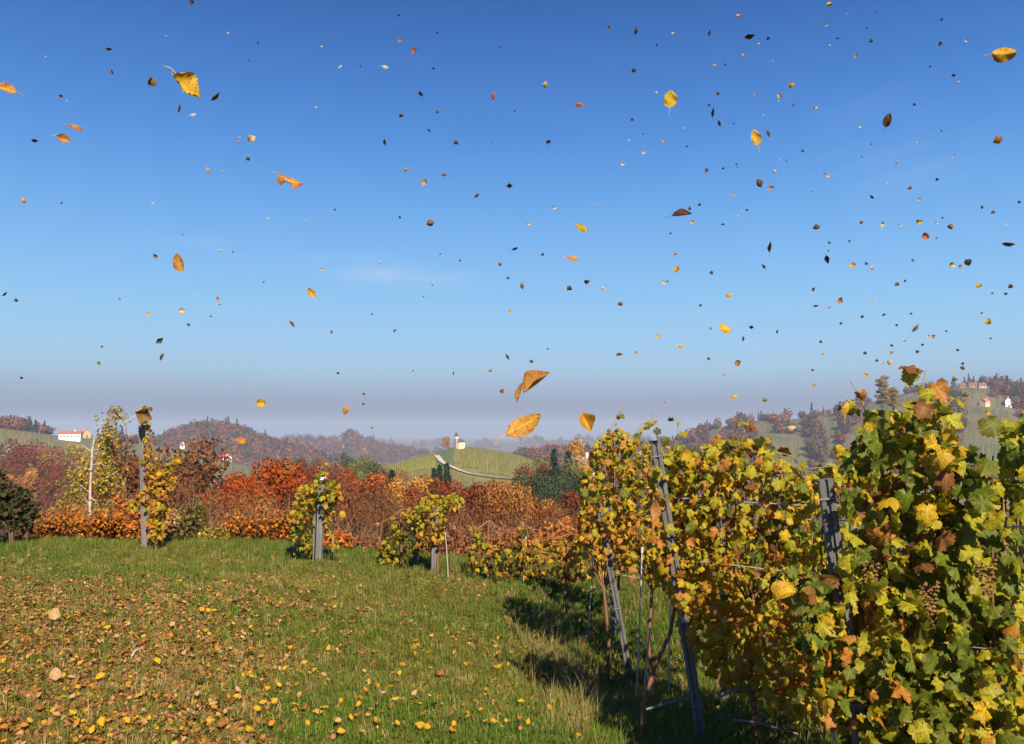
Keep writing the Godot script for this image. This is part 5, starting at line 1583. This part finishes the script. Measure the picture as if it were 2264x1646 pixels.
func make_flying() -> void:
	mat("air_leaf", 0.6, 0.4, mats_pinnate, 0.35)
	var pal := {"y": [Color(0.72, 0.48, 0.04), "yellow"], "o": [Color(0.66, 0.3, 0.045), "orange"], "b": [Color(0.3, 0.17, 0.05), "brown"], "t": [Color(0.48, 0.24, 0.08), "tan"], "d": [Color(0.11, 0.08, 0.035), "dark"], "r": [Color(0.48, 0.16, 0.06), "reddish"], "w": [Color(0.78, 0.66, 0.44), "pale"], "g": [Color(0.2, 0.28, 0.03), "green"]}
	rng.seed = 81
	var specks := [[], []]
	for k in FLYING:
		var bank := []
		for s in 4:
			var wide: float = [0.5, 0.62, 0.78, 0.92][s]
			bank.append([oval_leaf(wide, [0.9, -0.9, 0.7, -0.8][s], [1.2, -1.6, 2.0, 1.4][s], 0.0, pal[k][0], pal[k][0] * 0.7, 7, 6, 0.0, 900 + s + k.unicode_at(0)), wide])
		for f in FLYING[k]:
			var q: float = f[3] / f[2]
			var pickd: Array = bank[0] if q < 0.35 else bank[1] if q < 0.58 else bank[2] if q < 0.76 else bank[3]
			var tl := rf(0.045, 0.085)
			if f[2] <= 4.4:
				var d: float = F * tl / f[2]
				specks[0].append(Transform3D(Basis(rdir(), rf(0, TAU)).scaled(Vector3.ONE * tl), at(f[0], f[1], d)))
				specks[1].append(tint(pal[k][0], 0.2))
				continue
			var big: bool = f[2] > 15.0
			var o := flying("flying_leaf", pickd[0], f[0], f[1], f[2], f[3], f[4], pickd[1], tl, k != "d" and k != "b", big, pal[k][0])
			var noun: String = pal[k][1]
			noun = ("tiny " if f[2] < 6.5 else "small " if f[2] < 11.0 else "mid-sized " if f[2] < 18.0 else "large ") + noun + " flying leaf"
			if q < 0.42:
				noun = noun.replace("flying leaf", "edge-on flying leaf")
			to_label.append([o, noun, f[0], f[1], "sky"])
	tag(copies("leaf_specks", oval_leaf(0.7, 0.4, 0.8, 0.0, Color(1, 1, 1), Color(0.8, 0.8, 0.8), 4, 2, 0.0, 5), mats.air_leaf, specks[0], specks[1]), "barely visible specks of far leaves in the sky", "leaf specks")
	# the leaves that show their shape: x, y, length, width, angle, true width share, length, fold, curl, pleat, colour, edge, bite, lit, label
	var gold := Color(0.7, 0.46, 0.04)
	var tan_ := Color(0.6, 0.32, 0.1)
	var big := [
		[405, 197, 82, 46, -38, 0.8, 0.095, 0.9, 1.5, 0.035, gold, Color(0.6, 0.4, 0.03), 0.0, true, "biggest flying leaf, ribbed yellow and folded like a fan"],
		[12, 198, 44, 20, -10, 0.6, 0.08, 0.6, 0.5, 0.0, Color(0.66, 0.36, 0.06), Color(0.5, 0.2, 0.04), 0.0, true, "orange folded leaf cut by the left picture edge"],
		[640, 399, 58, 27, -17, 0.6, 0.09, -0.7, 1.1, 0.02, Color(0.62, 0.34, 0.13), Color(0.48, 0.2, 0.05), 1.0, true, "dry tan flying leaf with a bite out of its rim"],
		[1482, 219, 37, 33, 85, 0.92, 0.07, 0.12, 0.2, 0.0, Color(0.74, 0.58, 0.06), Color(0.66, 0.48, 0.05), 0.0, true, "round bright yellow flying leaf with a long hanging stalk"],
		[1671, 304, 37, 24, -75, 0.66, 0.07, 0.3, 0.4, 0.0, Color(0.7, 0.5, 0.1), Color(0.6, 0.4, 0.06), 0.0, true, "drop-shaped yellow flying leaf above the near vine row"],
		[1963, 266, 31, 19, 72, 0.62, 0.07, 0.3, -0.6, 0.0, Color(0.16, 0.08, 0.03), Color(0.1, 0.05, 0.025), 0.0, false, "dark brown upright flying leaf high above the poplars"],
		[2221, 118, 50, 33, -8, 0.7, 0.085, 0.7, -0.7, 0.01, Color(0.76, 0.48, 0.05), Color(0.6, 0.32, 0.04), 0.0, true, "large golden cupped leaf near the upper right corner"],
		[395, 581, 42, 24, -75, 0.6, 0.08, -0.5, 0.6, 0.015, Color(0.6, 0.34, 0.09), Color(0.42, 0.2, 0.05), 0.0, true, "tan angular flying leaf above the tall vine post"],
		[1287, 504, 31, 15, -28, 0.5, 0.06, 0.1, 0.2, 0.0, Color(0.5, 0.4, 0.03), Color(0.42, 0.32, 0.03), 0.0, true, "smooth olive-yellow oval leaf at mid height of the sky"],
		[1508, 477, 45, 14, 4, 0.5, 0.08, 0.9, 0.4, 0.0, Color(0.26, 0.1, 0.04), Color(0.16, 0.06, 0.03), 0.0, false, "dark red-brown rolled leaf flying level above the leaning row post"],
		[1605, 727, 32, 17, -30, 0.6, 0.07, -0.4, 1.2, 0.0, Color(0.76, 0.52, 0.05), gold, 0.0, true, "curved bright yellow leaf low above the middle vine row"],
		[1188, 849, 74, 28, 38, 0.55, 0.085, 1.4, 0.4, 0.01, Color(0.55, 0.29, 0.08), Color(0.42, 0.2, 0.05), 0.0, true, "long rolled orange-brown leaf, upper of the large pair over the haze"],
		[1151, 868, 44, 11, 74, 0.4, 0.06, 0.9, 0.5, 0.0, Color(0.5, 0.28, 0.06), Color(0.34, 0.16, 0.04), 0.0, false, "narrow upright brown leaf touching the long rolled leaf"],
		[1158, 940, 88, 44, 30, 0.5, 0.1, -0.35, 0.5, 0.02, Color(0.66, 0.38, 0.07), Color(0.55, 0.28, 0.05), 0.0, true, "big veined orange leaf, pointed at both ends, above the conifers"],
		[1295, 934, 46, 36, -62, 0.8, 0.075, 1.3, 0.6, 0.0, Color(0.64, 0.38, 0.03), Color(0.5, 0.26, 0.03), 0.0, true, "folded gold-brown leaf hanging like a moth near the vines"],
	]
	rng.seed = 5
	for g in big:
		var m := oval_leaf(g[5], g[7], g[8], g[9], g[10], g[11], 14, 8, g[12], int(g[0]))
		var o := flying("flying_leaf", m, g[0], g[1], g[2], g[3], g[4], g[5], g[6], g[13], true, g[11])
		o.set_meta("label", g[14])
	# the withered leaf caught on top of the tall post's vine
	var p := at(316, 914, 12.1)
	var t := thing("withered_leaf", p, "withered brown leaf with a long pale stalk atop the tall vine", "leaf")
	var bl := part("blade", oval_leaf(0.95, 1.0, 1.7, 0.02, Color(0.2, 0.11, 0.05), Color(0.34, 0.22, 0.11), 10, 8, 0.0, 77), mats.dry_leaf, t)
	bl.transform = Transform3D(Basis(Vector3(0.3, 0.2, 1).normalized(), 1.2).scaled(Vector3.ONE * 0.25), Vector3(0, -0.02, 0))
	var st := MB.new()
	st.tube([Vector3(-0.05, -0.02, 0), Vector3(-0.16, -0.06, 0), at(268, 938, 12.1) - p], [0.006, 0.005, 0.004], 5, Color(0.55, 0.45, 0.33))
	part("stalk", st.mesh(), mats.plain, t)

var mats_pinnate: ImageTexture

func _ready() -> void:
	rng.seed = 1
	nz.frequency = 0.02
	nz.fractal_octaves = 3
	nz.seed = 3
	make_camera_and_sun()
	make_sky()
	mats_pinnate = vein_tex(true)
	mat("plain", 0.75, 0.0, null, 0.35)
	make_ground()
	make_hills()
	make_trees()
	make_birch()
	make_shrubs()
	make_posts()
	make_vines()
	make_meadow()
	make_flying()
	finish_labels()
